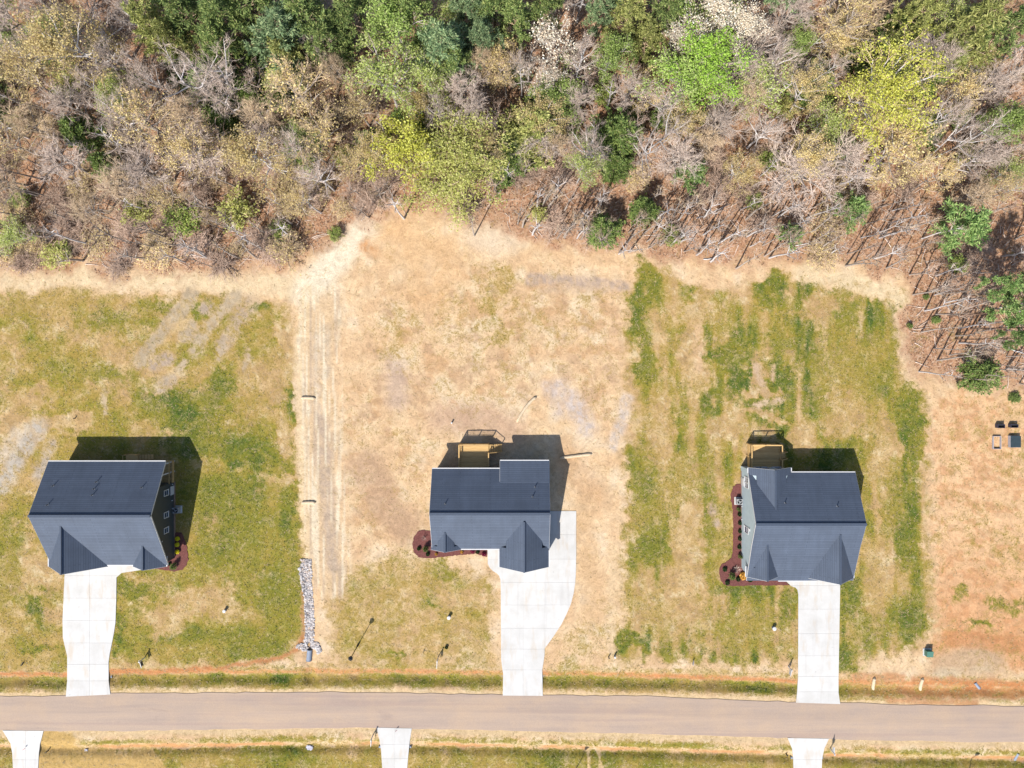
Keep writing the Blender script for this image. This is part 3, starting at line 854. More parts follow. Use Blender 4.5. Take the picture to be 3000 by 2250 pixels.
def clip_poly(poly, ax, val, keep_less):
    out = []
    n = len(poly)
    for i in range(n):
        p, q = poly[i], poly[(i+1) % n]
        pi = (p[ax] <= val) == keep_less; qi = (q[ax] <= val) == keep_less
        if pi: out.append(p)
        if pi != qi:
            t = (val-p[ax])/(q[ax]-p[ax])
            r = [p[0]+(q[0]-p[0])*t, p[1]+(q[1]-p[1])*t]; r[ax] = val
            out.append(tuple(r))
    return out
def sheet(poly, z0, z1, name, mat, parent=None, bev=0.0):
    bm = bmesh.new()
    vs = [bm.verts.new(W(x, y, z1)) for x, y in poly]
    f = bm.faces.new(vs)
    if f.normal.z < 0: f.normal_flip()
    f.normal_update()
    r = bmesh.ops.extrude_face_region(bm, geom=[f])
    ev = [e for e in r['geom'] if isinstance(e, bmesh.types.BMVert)]
    bmesh.ops.translate(bm, verts=ev, vec=(0, 0, z0-z1))
    bmesh.ops.recalc_face_normals(bm, faces=bm.faces)
    bmesh.ops.triangulate(bm, faces=[q for q in bm.faces if len(q.verts) > 4])
    me = bpy.data.meshes.new(name); bm.to_mesh(me); bm.free()
    me.materials.append(mat)
    return link_mesh(name, me, parent)
def area(p):
    return abs(sum(p[i][0]*p[(i+1)%len(p)][1]-p[(i+1)%len(p)][0]*p[i][1] for i in range(len(p))))/2
for d in DRIVES:
    base = sheet(d['poly'], -0.05, 0.05, 'driveway', M['joint'])
    tag(base, d['label'], None, None, 'structure')
    gap = 0.22
    ys = [-1e5] + d['ys'] + [1e5]; xs = [-1e5] + d['xs'] + [1e5]
    for j in range(len(ys)-1):
        for i in range(len(xs)-1):
            q = d['poly']
            for ax, v_, less in ((1, ys[j]+gap, False), (1, ys[j+1]-gap, True), (0, xs[i]+gap, False), (0, xs[i+1]-gap, True)):
                if q: q = clip_poly(q, ax, v_, less)
            # drop doubled points
            qq = []
            for p in q:
                if not qq or math.hypot(p[0]-qq[-1][0], p[1]-qq[-1][1]) > 0.05: qq.append(p)
            if len(qq) >= 3 and area(qq) > 12:
                sheet(qq, 0.052, 0.062 + 0.003*((i+j) % 2), 'concrete_panel', M['concrete'], base)
def ragged(poly, seed):
    r = random.Random(seed); out = []
    for i in range(len(poly)):
        (x0,y0),(x1,y1) = poly[i], poly[(i+1) % len(poly)]
        k = max(1, int(math.hypot(x1-x0, y1-y0)/4))
        for j in range(k):
            t = j/k; out.append((x0+(x1-x0)*t+r.gauss(0,0.8), y0+(y1-y0)*t+r.gauss(0,0.8)))
    return out
for bi, b_ in enumerate(BEDS):
    o = sheet(ragged(b_['poly'], bi), -0.08, 0.055, 'mulch_bed', M['mulch'])
    tag(o, b_['label'], None, None, 'structure')

# ------------------------------------------------------------------ houses
def wx_(X): return (X-NX)*S
def wy_(Y): return -(Y-NY)*S

def window_x(root, x, y, z, w, h, sgn):
    """window in a wall facing +x or -x, outside face at x"""
    f = MB(); t = 0.09
    a, b = (x, x+sgn*0.06)
    f.box(a, b, y-w/2-t, y+w/2+t, z+h/2, z+h/2+t); f.box(a, b, y-w/2-t, y+w/2+t, z-h/2-t, z-h/2)
    f.box(a, b, y-w/2-t, y-w/2, z-h/2, z+h/2); f.box(a, b, y+w/2, y+w/2+t, z-h/2, z+h/2)
    f.box(a, x+sgn*0.045, y-w/2, y+w/2, z-0.03, z+0.03)
    fo = f.build('window', M['white'], root)
    for z0, z1 in ((z-h/2, z-0.03), (z+0.03, z+h/2)):
        MB().box(a, x+sgn*0.02, y-w/2, y+w/2, z0, z1).build('pane', M['pane'], fo)
    MB().box(a, x+sgn*0.1, y-w/2-0.12, y+w/2+0.12, z-h/2-t-0.05, z-h/2-t-0.002).build('sill', M['white'], fo)
def window_y(root, x, y, z, w, h, sgn):
    f = MB(); t = 0.09
    a, b = (y, y+sgn*0.06)
    f.box(x-w/2-t, x+w/2+t, a, b, z+h/2, z+h/2+t); f.box(x-w/2-t, x+w/2+t, a, b, z-h/2-t, z-h/2)
    f.box(x-w/2-t, x-w/2, a, b, z-h/2, z+h/2); f.box(x+w/2, x+w/2+t, a, b, z-h/2, z+h/2)
    f.box(x-w/2, x+w/2, a, y+sgn*0.045, z-0.03, z+0.03)
    fo = f.build('window', M['white'], root)
    for z0, z1 in ((z-h/2, z-0.03), (z+0.03, z+h/2)):
        MB().box(x-w/2, x+w/2, a, y+sgn*0.02, z0, z1).build('pane', M['pane'], fo)
    MB().box(x-w/2-0.12, x+w/2+0.12, a, y+sgn*0.1, z-h/2-t-0.05, z-h/2-t-0.002).build('sill', M['white'], fo)
def garage_door(root, x0, x1, y, h):
    d = MB().box(x0-0.12, x1+0.12, y-0.02, y+0.03, 0.07, h+0.12).build('garage_door', M['white'], root)
    n = 4
    for i in range(n):
        for j in range(4):
            w = (x1-x0)/n; hh = (h-0.1)/4
            MB().box(x0+i*w+0.06, x0+(i+1)*w-0.06, y-0.05, y-0.021, 0.12+j*hh+0.05, 0.12+(j+1)*hh-0.05).build('door_panel', M['white'], d)
def front_door(root, x, y):
    d = MB().box(x-0.6, x+0.6, y-0.05, y+0.02, 0.3, 2.5).build('door', M['white'], root)
    MB().box(x-0.46, x+0.46, y-0.08, y-0.051, 0.35, 2.38).build('door_leaf', M['black'], d)
    MB().tube([(x+0.38,y-0.081,1.35),(x+0.38,y-0.15,1.35)], 0.04, 8).build('handle', M['metal'], d)
def vent_pipe(root, X, Y, surf):
    """X, Y: photo pixel; found on the roof surface surf(x, y)->z"""
    z = 5.0
    for _ in range(8):
        x, y = IMG(X, Y, z)
        z = surf(x, y)
    p = W(x, y, z)
    v = MB().cyl(p.x, p.y, z-0.1, z+0.42, 0.055, 8)
    o = v.build('vent_pipe', M['black'], root)
    MB().cyl(p.x, p.y, z-0.12, z+0.1, 0.16, 8, 0.07).build('flashing', M['metal'], o)
def ridge(root, p, q, w=0.2):
    p = Vector(p)+Vector((0,0,0.045)); q = Vector(q)+Vector((0,0,0.045))
    MB().bar(p, q, w, 0.11).build('ridge_cap', M['ridge'], root)
def gutter(root, p, q):
    MB().bar(Vector(p)-Vector((0,0,0.09)), Vector(q)-Vector((0,0,0.09)), 0.13, 0.12).build('gutter', M['white'], root)
def rake(root, p, q, off):
    o = Vector(off)
    MB().bar(Vector(p)+o-Vector((0,0,0.15)), Vector(q)+o-Vector((0,0,0.15)), 0.03, 0.2).build('rake_board', M['white'], root)
M['ridge'] = simple('ridge_shingle', A(70, 84, 106), 0.8, 0.15, 6)

def gable_front(root, xl, xr, yb, yf, ze, zp, wall, wall_over=0.3, facing=-1, yv=None):
    """cross gable: two planes from the ridge, running from inside the main roof (yb) to its rake (yf)"""
    xm = (xl+xr)/2
    r = MB()
    # the overhanging strip along each eave only starts where it leaves the main roof (yv)
    for xe in (xl, xr):
        t = 0.85/abs(xe-xm); xi_, zi_ = xe+(xm-xe)*t, ze+(zp-ze)*t
        r.slab([(xm,yb,zp),(xm,yf,zp),(xi_,yf,zi_),(xi_,yb,zi_)], 0.16)
        r.slab([(xi_,yv,zi_),(xi_,yf,zi_),(xe,yf,ze),(xe,yv,ze)], 0.16)
    o = r.build('gable_roof', M['shingle'], root)
    ridge(o, (xm,yb,zp), (xm,yf,zp))
    k = 0.018*facing
    rake(o, (xm,yf,zp), (xl,yf,ze), (0,k,0)); rake(o, (xm,yf,zp), (xr,yf,ze), (0,k,0))
    s = (zp-ze)/(xr-xm)
    yw = yf - facing*wall_over
    xi = 0.28
    sec = [(xl+xi,0.0),(xr-xi,0.0),(xr-xi,ze+s*xi-0.2),(xm,zp-0.2),(xl+xi,ze+s*xi-0.2)]
    MB().prism_y(sec, yw, yw-facing*1.2 if abs(yb-yw) > 1.2 else yb).build('wall', wall, root)
    return o, yw

def ac_unit(X, Y, label):
    c = G(X, Y); c.z = 0.0
    r = tag(empty('air_conditioner', c), label, 'air conditioner')
    MB().box(-0.5, 0.5, -0.5, 0.5, -0.05, 0.1).build('pad', M['concrete'], r)
    MB().box(-0.36, 0.36, -0.36, 0.36, 0.1, 0.85).build('casing', M['ac'], r)
    f = MB().cyl(0, 0, 0.852, 0.875, 0.31, 20).build('fan_opening_shade', M['dark'], r)  # solid dark disc, painted shade of the hollow under the fan
    b = MB()
    for k in range(3):
        a = k*2.094
        b.bar((0.04*math.cos(a),0.04*math.sin(a),0.885), (0.26*math.cos(a+.3),0.26*math.sin(a+.3),0.885), 0.13, 0.012)
    b.cyl(0, 0, 0.876, 0.9, 0.07, 10)
    b.build('fan', M['ac'], r)
    g = MB()
    for rr in (0.12, 0.2, 0.28):
        g.tube([(rr*math.cos(a),rr*math.sin(a),0.915) for a in np.linspace(0, 2*math.pi, 17)], 0.006, 4, False)
    g.build('fan_guard', M['black'], r)

def railing(root, pts, zf, zt, posts=None, gapbal=0.14):
    """posts, rails and thin balusters along a polyline of (x, y); zf floor and zt top as lists"""
    n = len(pts)
    for i in range(n-1):
        a, b = Vector((*pts[i], 0)), Vector((*pts[i+1], 0))
        L = (b-a).length
        za, zb = zt[i], zt[i+1]; fa, fb = zf[i], zf[i+1]
        MB().bar(a+Vector((0,0,za)), b+Vector((0,0,zb)), 0.14, 0.04).build('top_rail', M['wood'], root)
        MB().bar(a+Vector((0,0,fa+0.1)), b+Vector((0,0,fb+0.1)), 0.04, 0.09).build('bottom_rail', M['wood'], root)
        m = MB(); k = max(2, int(L/gapbal))
        for j in range(1, k):
            t = j/k; p = a.lerp(b, t)
            f0 = fa+(fb-fa)*t+0.12; t0 = za+(zb-za)*t-0.02
            m.box(p.x-0.011, p.x+0.011, p.y-0.011, p.y+0.011, f0, t0)
        m.build('balusters', M['black'], root)['kind'] = 'stuff'
        kp = max(1, round(L/1.7))
        for j in range(kp+1):
            if i and j == 0: continue
            t = j/kp; p = a.lerp(b, t)
            MB().box(p.x-0.055, p.x+0.055, p.y-0.055, p.y+0.055, -0.05, za+(zb-za)*t-0.02).build('post', M['wood'], root)

def deck(label, X0, X1, Yt, Yb, zf, zt, sy0, sy1, sx1, nstep):
    """deck floor between ground pixels; the steps leave to the right between sy0 and sy1, ending at sx1"""
    x0, x1, yt, yb = wx_(X0), wx_(X1), wy_(Yt), wy_(Yb)
    r = tag(empty('wooden_deck', ((x0+x1)/2, (yt+yb)/2, 0)), label, 'deck')
    o = Vector(((x0+x1)/2, (yt+yb)/2, 0))
    lx0, lx1, lyt, lyb = x0-o.x, x1-o.x, yt-o.y, yb-o.y
    n = int(abs(lyt-lyb)/0.145)
    bw = abs(lyt-lyb)/n
    bd = MB().box(lx0+0.06, lx1-0.06, -bw/2+0.004, bw/2-0.004, -0.035, 0).mesh('floor_board', M['wood'])
    for i in range(n):
        link_mesh('floor_board', bd, r, (0, lyb+bw*(i+0.5), zf))
    for a in (lx0, lx1):
        MB().box(a-0.025, a+0.025, lyb, lyt, 0.42, zf-0.04).build('skirt_board', M['wood'], r)
    MB().box(lx0-0.02, lx1+0.02, lyt-0.025, lyt+0.025, 0.42, zf-0.04).build('skirt_board', M['wood'], r)
    s0, s1, se = wy_(sy0)-o.y, wy_(sy1)-o.y, wx_(sx1)-o.x
    railing(r, [(lx0,lyb),(lx0,lyt),(lx1,lyt)], [zf]*3, [zt]*3)
    if lyt-s0 > 0.4:
        railing(r, [(lx1,lyt),(lx1,s0)], [zf]*2, [zt]*2)
    railing(r, [(lx1,s1),(lx1,lyb)], [zf]*2, [zt]*2)
    st = empty('stairs', (0,0,0)); st.parent = r
    w = (se-lx1)/nstep
    for k in range(nstep):
        z = zf - (k+1)*zf/(nstep+1)
        MB().box(lx1+k*w+0.03, lx1+(k+1)*w, s1, s0, z-0.045, z).build('tread', M['wood'], st)
    for y in (s0, s1):
        MB().bar((lx1,y,zf-0.25), (se,y,0.02), 0.05, 0.26).build('stringer', M['wood'], st)
        MB().bar((lx1,y,zt), (se,y,zt-zf+0.06), 0.09, 0.04).build('hand_rail', M['wood'], st)
        MB().box(se-0.05, se+0.05, y-0.05, y+0.05, -0.03, zt-zf+0.05).build('post', M['wood'], st)
    return r

def house_west():
    xl, xr = wx_(193), wx_(523)
    yb, yr, yk, yf = wy_(1341), wy_(1476), wy_(1570), wy_(1636)
    ze, zr, zk, zf = 3.55, 7.3, 7.3-94*S*0.61, 2.95
    r = tag(empty('house', ((xl+xr)/2, (yb+yf)/2, 0)), 'single-storey house with dark grey siding and a slate blue gabled roof', 'house', None)
    c = r.location.copy()
    xl -= c.x; xr -= c.x; yb -= c.y; yr -= c.y; yk -= c.y; yf -= c.y
    lx = lambda X: wx_(X)-c.x
    ly = lambda Y: wy_(Y)-c.y
    roof = MB()
    roof.slab([(xl,yb,ze),(xl,yr,zr),(xr,yr,zr),(xr,yb,ze)], 0.18)
    roof.slab([(xl,yr,zr),(xr,yr,zr),(xr,yk,zk),(xl,yk,zk)], 0.18)
    roof.slab([(xl,yk,zk),(xr,yk,zk),(xr,yf,zf),(xl,yf,zf)], 0.18)
    ro = roof.build('roof', M['shingle'], r)
    ridge(ro, (xl,yr,zr), (xr,yr,zr), 0.3)
    gutter(ro, (xl,yb+0.07,ze), (xr,yb+0.07,ze)); gutter(ro, (lx(351),yf-0.07,zf), (lx(425),yf-0.07,zf))
    for x, d in ((xl, -1), (xr, 1)):
        for p, q in (((x,yb,ze),(x,yr,zr)), ((x,yr,zr),(x,yk,zk)), ((x,yk,zk),(x,yf,zf))):
            rake(ro, p, q, (0.018*d,0,0))
    # walls: the back right corner is an open porch under the main roof
    wl, wr = lx(201), lx(513)
    def top(y):
        if y > yr: return ze + (yb-y)*(zr-ze)/(yb-yr) - 0.2
        if y > yk: return zr + (y-yr)*(zr-zk)/(yr-yk) - 0.2
        return zk + (y-yk)*(zk-zf)/(yk-yf) - 0.2
    py, fy, by = ly(1411), ly(1627), ly(1349)
    w = MB()
    w.prism_x([(fy,0),(py,0),(py,top(py)),(yr,top(yr)),(yk,top(yk)),(fy,top(fy))], wl, wr)
    w.prism_x([(py-0.01,0),(by,0),(by,top(by)),(py-0.01,top(py-0.01))], wl, lx(428))
    w.build('wall', M['siding_dark'], r)
    MB().box(wl-0.03, wr+0.03, fy-0.03, py+0.02, -0.1, 0.35).build('foundation', M['brick'], r)
    # gable end triangle and beam above the porch
    MB().prism_x([(py-0.02,top(py)-0.3),(by,top(by)-0.3),(by,top(by)),(py-0.02,top(py))], wr-0.14, wr).build('porch_beam', M['white'], r)
    pf = 0.75
    px0, px1 = lx(428), wr
    n = 18; bw = (by-py)/n
    bd = MB().box(px0+0.02, px1, -bw/2+0.004, bw/2-0.004, -0.035, 0).mesh('floor_board', M['wood'])
    for i in range(n):
        link_mesh('floor_board', bd, r, (0, py+bw*(i+0.5), pf))
    MB().box(px1+0.01, px1+0.06, py, by, 0.35, pf+0.02).build('skirt_board', M['wood'], r)
    MB().box(px0, px1+0.06, by+0.01, by+0.06, 0.35, pf+0.02).build('skirt_board', M['wood'], r)
    MB().box(px1-0.03, px1+0.11, py, by, pf+0.94, pf+0.98).build('top_rail', M['wood'], r)
    MB().box(px1+0.0, px1+0.04, py, by, pf+0.1, pf+0.18).build('bottom_rail', M['wood'], r)
    m = MB()
    for k in range(1, 20):
        y = py+(by-py)*k/20
        m.box(px1+0.01, px1+0.03, y-0.01, y+0.01, pf+0.18, pf+0.94)
    m.build('balusters', M['black'], r)['kind'] = 'stuff'
    for x, y in ((px1-0.08, by-0.08), (px1-0.08, (py+by)/2), (lx(470), by-0.08)):
        MB().box(x-0.07, x+0.07, y-0.07, y+0.07, 0, top(y)-0.15).build('post', M['white'], r)
    # steps behind the porch
    st = MB().box(lx(375), lx(410), ly(1347), ly(1330), -0.05, 0.5).build('step_landing', M['wood'], r)
    for k in range(5):
        MB().box(lx(411+k*8), lx(418.5+k*8), ly(1346), ly(1331), 0.38-k*0.08, 0.43-k*0.08).build('tread', M['wood'], st)
    for y in (1347, 1330):
        MB().bar((lx(376),ly(y),1.35), (lx(411),ly(y),1.35), 0.08, 0.05).build('hand_rail', M['wood'], st)
        for X in (377, 410): MB().box(lx(X)-0.05, lx(X)+0.05, ly(y)-0.05, ly(y)+0.05, 0, 1.33).build('post', M['wood'], st)
    MB().bar((lx(376),ly(1347),1.35), (lx(376),ly(1330),1.35), 0.08, 0.05).build('hand_rail', M['wood'], st)
    # openings on the side wall
    for Y in (1433.8, 1496.6, 1540.8):
        window_x(r, wr, ly(Y), 2.45, 0.62, 0.95, 1)
    d = MB().box(wr, wr+0.05, ly(1446), ly(1421), 0.36, 1.3).build('access_door', M['white'], r)
    MB().box(wr+0.05, wr+0.07, ly(1443), ly(1424), 0.44, 1.22).build('door_panel', M['white'], d)
    for Y, z in ((1566, 3.6), (1462.6, 0.9), (1416, 0.8), (1486, 0.8)):
        MB().tube([(wr,ly(Y),z),(wr+0.09,ly(Y),z)], 0.075, 10).build('wall_vent', M['white'], r)
    # front gables
    g1, yw = gable_front(r, lx(184.8), lx(351.6), ly(1497), ly(1641), 2.9, 6.35, M['siding_dark'], yv=ly(1606))
    garage_door(r, lx(215), lx(322), yw, 2.3)
    g2, yw2 = gable_front(r, lx(424), lx(518), ly(1556), ly(1641), 2.9, 4.6, M['siding_dark'], yv=ly(1612))
    window_y(r, lx(471), yw2, 1.7, 1.5, 1.4, -1)
    front_door(r, lx(388), fy)
    MB().box(lx(428), lx(432), ly(1640), ly(1637), 0.06, 2.8).build('downspout', M['white'], r)
    gutter(g1, (lx(184.8)-0.07,ly(1600),2.9), (lx(184.8)-0.07,ly(1641),2.9)); gutter(g2, (lx(518)+0.07,ly(1612),2.9), (lx(518)+0.07,ly(1641),2.9))
    surf = lambda X, Y: ze + (Y-1341)*S*(zr-ze)/((1476-1341)*S)
    for cx, cy in ((335,632),(775,592),(750,662),(733,724),(1232,650),(280,824)):
        vent_pipe(ro, 60+cx/3.457, 1240+cy/3.457, surf)
    # vent_pipe works in world coordinates; bring its pieces into the house frame
    return r, ro
def shift_children(o, c):
    for ch in o.children:
        if ch.name.startswith('vent_pipe'):
            ch.location = -c

h1, ro1 = house_west(); shift_children(ro1, h1.location)
ac_unit(523, 1492, 'small grey air conditioning unit in the shade of the dark grey house')

def house_middle():
    xl, xr = wx_(1275.6), wx_(1604.5)
    yb, yr, yf = wy_(1361), wy_(1473.5), wy_(1586)
    ze, zr = 3.7, 6.6
    r = tag(empty('house', ((xl+xr)/2, (yb+yf)/2, 0)), 'house with a wide front gable and a flat-pitched rear roof bay beside its deck', 'house')
    c = r.location.copy()
    xl -= c.x; xr -= c.x; yb -= c.y; yr -= c.y; yf -= c.y
    lx = lambda X: wx_(X)-c.x
    ly = lambda Y: wy_(Y)-c.y
    roof = MB()
    roof.slab([(xl,yb,ze),(xl,yr,zr),(xr,yr,zr),(xr,yb,ze)], 0.18)
    roof.slab([(xl,yr,zr),(xr,yr,zr),(xr,yf,ze),(xl,yf,ze)], 0.18)
    ro = roof.build('roof', M['shingle'], r)
    ridge(ro, (xl,yr,zr), (xr,yr,zr), 0.3)
    bx, by2 = lx(1466.7), ly(1338.5)
    gutter(ro, (xl,yb+0.07,ze), (bx,yb+0.07,ze)); gutter(ro, (lx(1350),yf-0.07,ze), (lx(1465),yf-0.07,ze))
    for x, d in ((xl, -1), (xr, 1)):
        rake(ro, (x,yb,ze), (x,yr,zr), (0.018*d,0,0)); rake(ro, (x,yr,zr), (x,yf,ze), (0.018*d,0,0))
    # rear bay under a flatter roof
    yj = ly(1398); zj = ze+(1398-1361)*S*(zr-ze)/((1473.5-1361)*S)
    b = MB(); b.slab([(bx,yj,zj+0.03),(xr+0.02,yj,zj+0.03),(xr+0.02,by2,3.72),(bx,by2,3.72)], 0.16)
    bo = b.build('bay_roof', M['shingle'], r)
    gutter(bo, (bx,by2+0.07,3.72), (xr,by2+0.07,3.72))
    rake(bo, (bx,yj,zj), (bx,by2,3.72), (-0.018,0,0)); rake(bo, (xr+0.02,yj,zj), (xr+0.02,by2,3.72), (0.018,0,0))
    wl, wr, wb, wf = lx(1283), lx(1598), ly(1369), ly(1580)
    s = (zr-ze)/(yb-yr)
    w = MB().prism_x([(wf,0),(wb,0),(wb,ze+s*(yb-wb)-0.2),(yr,zr-0.2),(wf,ze+s*(wf-yf)-0.2)], wl, wr).build('wall', M['siding_grey'], r)
    sb = (zj-3.72)/(yj-by2)
    wbb = ly(1346)
    MB().prism_x([(wb-0.02,0),(wbb,0),(wbb,3.72+sb*(wbb-by2)-0.16),(wb-0.02,3.72+sb*(wb-by2)-0.18)], lx(1475), wr-0.01).build('bay_wall', M['siding_grey'], r)
    MB().box(wl-0.03, wr+0.03, wf-0.03, wb+0.03, -0.1, 0.35).build('foundation', M['brick'], r)
    g1, yw = gable_front(r, lx(1465), lx(1603.5), ly(1498), ly(1637), 3.7, 6.1, M['siding_grey'], yv=ly(1580))
    # side walls of the projecting garage
    MB().box(lx(1465)+0.29, lx(1603.5)-0.29, yw+0.02, wf+0.02, 0, 3.6).build('garage_wall', M['siding_grey'], r)
    garage_door(r, lx(1482), lx(1586), yw, 2.3)
    gutter(g1, (lx(1465)-0.07,ly(1590),3.7), (lx(1465)-0.07,ly(1637),3.7)); gutter(g1, (lx(1603.5)+0.07,ly(1590),3.7), (lx(1603.5)+0.07,ly(1637),3.7))
    g2, yw2 = gable_front(r, lx(1272.5), lx(1356.5), ly(1531), ly(1588), 3.7, 5.05, M['siding_grey'], yv=ly(1576))
    window_y(r, lx(1314), yw2, 1.8, 1.5, 1.4, -1)
    front_door(r, lx(1420), wf); window_y(r, lx(1380), wf, 1.8, 0.9, 1.4, -1)
    window_y(r, lx(1320), wb, 2.4, 0.9, 1.3, 1); window_y(r, lx(1540), wbb, 2.2, 1.5, 1.3, 1)
    for Y in (1400, 1520): window_x(r, wl, ly(Y), 2.3, 0.8, 1.2, -1); window_x(r, wr, ly(Y), 2.3, 0.8, 1.2, 1)
    MB().box(wl-0.12, wl, ly(1452), ly(1448), 1.2, 1.8).build('meter_box', M['metal'], r)
    surf = lambda X, Y: ze + (Y-1361)*(zr-ze)/(1473.5-1361)
    for cx, cy in ((1340,645),(1315,744),(430,816)):
        vent_pipe(ro, 1180+cx/3.457, 1240+cy/3.457, surf)
    return r, ro
h2, ro2 = house_middle(); shift_children(ro2, h2.location)
deck('raised wooden deck with open steps at the back of the middle house', 1348.5, 1433, 1298, 1369, 1.3, 2.25, 1300, 1321, 1470, 6)

def house_east():
    xl, xr = wx_(2168), wx_(2470)
    yb, yr, yk, yf = wy_(1372.5), wy_(1503.5), wy_(1571), wy_(1682)
    ze, zr, zk, zf = 3.4, 6.3, 4.8, 2.75
    r = tag(empty('house', ((xl+xr)/2, (yb+yf)/2, 0)), 'house with pale blue-grey siding and three cross gables on its slate roof', 'house')
    c = r.location.copy()
    xl -= c.x; xr -= c.x; yb -= c.y; yr -= c.y; yk -= c.y; yf -= c.y
    lx = lambda X: wx_(X)-c.x
    ly = lambda Y: wy_(Y)-c.y
    roof = MB()
    roof.slab([(xl,yb,ze),(xl,yr,zr),(xr,yr,zr),(xr,yb,ze)], 0.18)
    roof.slab([(xl,yr,zr),(xr,yr,zr),(xr,yk,zk),(xl,yk,zk)], 0.18)
    roof.slab([(xl,yk,zk),(xr,yk,zk),(xr,yf,zf),(xl,yf,zf)], 0.18)
    ro = roof.build('roof', M['shingle'], r)
    ridge(ro, (xl,yr,zr), (xr,yr,zr), 0.3)
    gutter(ro, (lx(2288),yb+0.07,ze), (xr,yb+0.07,ze)); gutter(ro, (lx(2258),yf-0.07,zf), (lx(2342),yf-0.07,zf))
    for x, d in ((xl, -1), (xr, 1)):
        for p, q in (((x,yb,ze),(x,yr,zr)), ((x,yr,zr),(x,yk,zk)), ((x,yk,zk),(x,yf,zf))):
            rake(ro, p, q, (0.018*d,0,0))
    wl, wr, wb, wf = lx(2170.5), lx(2466), ly(1380), ly(1660)
    s = (zr-ze)/(yb-yr)
    MB().prism_x([(wf,0),(wb,0),(wb,ze+s*(yb-wb)-0.2),(yr,zr-0.2),(yk,zk-0.2),(wf,zf+(wf-yf)*(zk-zf)/(yk-yf)-0.2)], wl, wr).build('wall', M['siding_blue'], r)
    MB().box(wl-0.03, wr+0.03, wf-0.03, wb+0.03, -0.1, 0.35).build('foundation', M['brick'], r)
    # back gable over the deck
    g0, yw0 = gable_front(r, lx(2168), lx(2288), ly(1467), ly(1359), 3.4, 5.45, M['siding_blue'], 0.25, 1, ly(1379))
    MB().box(lx(2170.5), lx(2282), wb, yw0-0.02, 0, 3.35).build('bay_wall', M['siding_blue'], r)
    window_y(r, lx(2226), yw0, 2.3, 0.75, 1.4, 1); window_y(r, lx(2207), yw0, 2.3, 0.75, 1.4, 1); window_y(r, lx(2262), yw0, 2.3, 0.85, 1.5, 1)
    gutter(g0, (lx(2168)-0.07,ly(1359),3.4), (lx(2168)-0.07,ly(1374),3.4)); gutter(g0, (lx(2288)+0.07,ly(1359),3.4), (lx(2288)+0.07,ly(1371),3.4))
    g1, yw = gable_front(r, lx(2166), lx(2256.5), ly(1562), ly(1670), 2.9, 4.8, M['siding_blue'], yv=ly(1640))
    window_y(r, lx(2211), yw, 1.7, 1.5, 1.4, -1)
    g2, yw2 = gable_front(r, lx(2342), lx(2470), ly(1536), ly(1674), 2.9, 5.55, M['siding_blue'], yv=ly(1632))
    garage_door(r, lx(2356), lx(2456), yw2, 2.2)
    MB().box(lx(2348.5), lx(2463.5), yw2+0.02, wf+0.01, 0, 2.8).build('garage_wall', M['siding_blue'], r)
    MB().box(lx(2172.5), lx(2250), yw+0.02, wf+0.01, 0, 2.8).build('bay_wall', M['siding_blue'], r)
    gutter(g1, (lx(2166)-0.07,ly(1640),2.9), (lx(2166)-0.07,ly(1670),2.9)); gutter(g2, (lx(2470)+0.07,ly(1632),2.9), (lx(2470)+0.07,ly(1674),2.9))
    front_door(r, lx(2310), wf); window_y(r, lx(2280), wf, 1.6, 0.8, 1.3, -1)
    for Y in (1396.5, 1412.5): window_x(r, wl, ly(Y), 2.45, 0.56, 1.1, -1)
    window_x(r, wl, ly(1540), 2.3, 0.72, 1.3, -1)
    d = MB().box(wl-0.05, wl, ly(1420), ly(1396), 0.36, 1.35).build('access_door', M['white'], r)
    MB().box(wl-0.07, wl-0.05, ly(1417), ly(1399), 0.44, 1.27).build('door_panel', M['white'], d)
    MB().box(wl-0.1, wl, ly(1537), ly(1530), 3.3, 3.7).build('utility_box', M['white'], r)
    for Y, z in ((1519, 0.5), (1481, 0.5), (1622, 0.6), (1393, 1.6)):
        MB().tube([(wl,ly(Y),z),(wl-0.09,ly(Y),z)], 0.07, 10).build('wall_vent', M['white'], r)
    window_x(r, wr, ly(1450), 2.3, 0.7, 1.2, 1)
    MB().box(lx(2176)-0.05, lx(2176)+0.05, ly(1668), ly(1666), 0.06, 2.7).build('downspout', M['white'], r)
    surf = lambda X, Y: ze + (Y-1372.5)*(zr-ze)/(1503.5-1372.5)
    for cx, cy in ((829,805),(1357,838)):
        vent_pipe(ro, 2060+cx/3.457, 1240+cy/3.457, surf)
    return r, ro
h3, ro3 = house_east(); shift_children(ro3, h3.location)
deck('raised wooden deck below the windows of the pale blue house', 2187, 2274, 1299, 1366, 1.25, 2.2, 1322, 1341, 2299, 5)
ac_unit(2162, 1467, 'grey air conditioning unit on the mulch beside the pale blue house')

# ------------------------------------------------------------------ trees
def rot_about(v, axis, ang):
    return Matrix.Rotation(ang, 3, axis) @ v
class Tree:
    """wood polylines and tips; each prototype is shared by all its copies"""
    def __init__(self, seed):
        self.r = random.Random(seed)
        self.trunk = MB(); self.twig = MB(); self.tips = []
    def limb(self, p, d, L, r0, r1, n, mb, sides, bend=0.25, up=0.15):
        R = self.r
        pts = [p.copy()]; rad = [r0]
        d = d.normalized()
        for i in range(n):
            d = (d + Vector((R.uniform(-1,1), R.uniform(-1,1), R.uniform(-1,1)))*bend + Vector((0,0,up))).normalized()
            p = p + d*(L/n)
            pts.append(p.copy()); rad.append(r0+(r1-r0)*(i+1)/n)
        mb.tube(pts, rad, sides, False)
        return pts, d
def side_dir(d, R, spread):
    ref = Vector((R.gauss(0,1), R.gauss(0,1), R.gauss(0,1)))
    s = d.cross(ref)
    s = s.normalized() if s.length > 1e-6 else Vector((1,0,0))
    return (d*math.cos(spread) + s*math.sin(spread)).normalized()

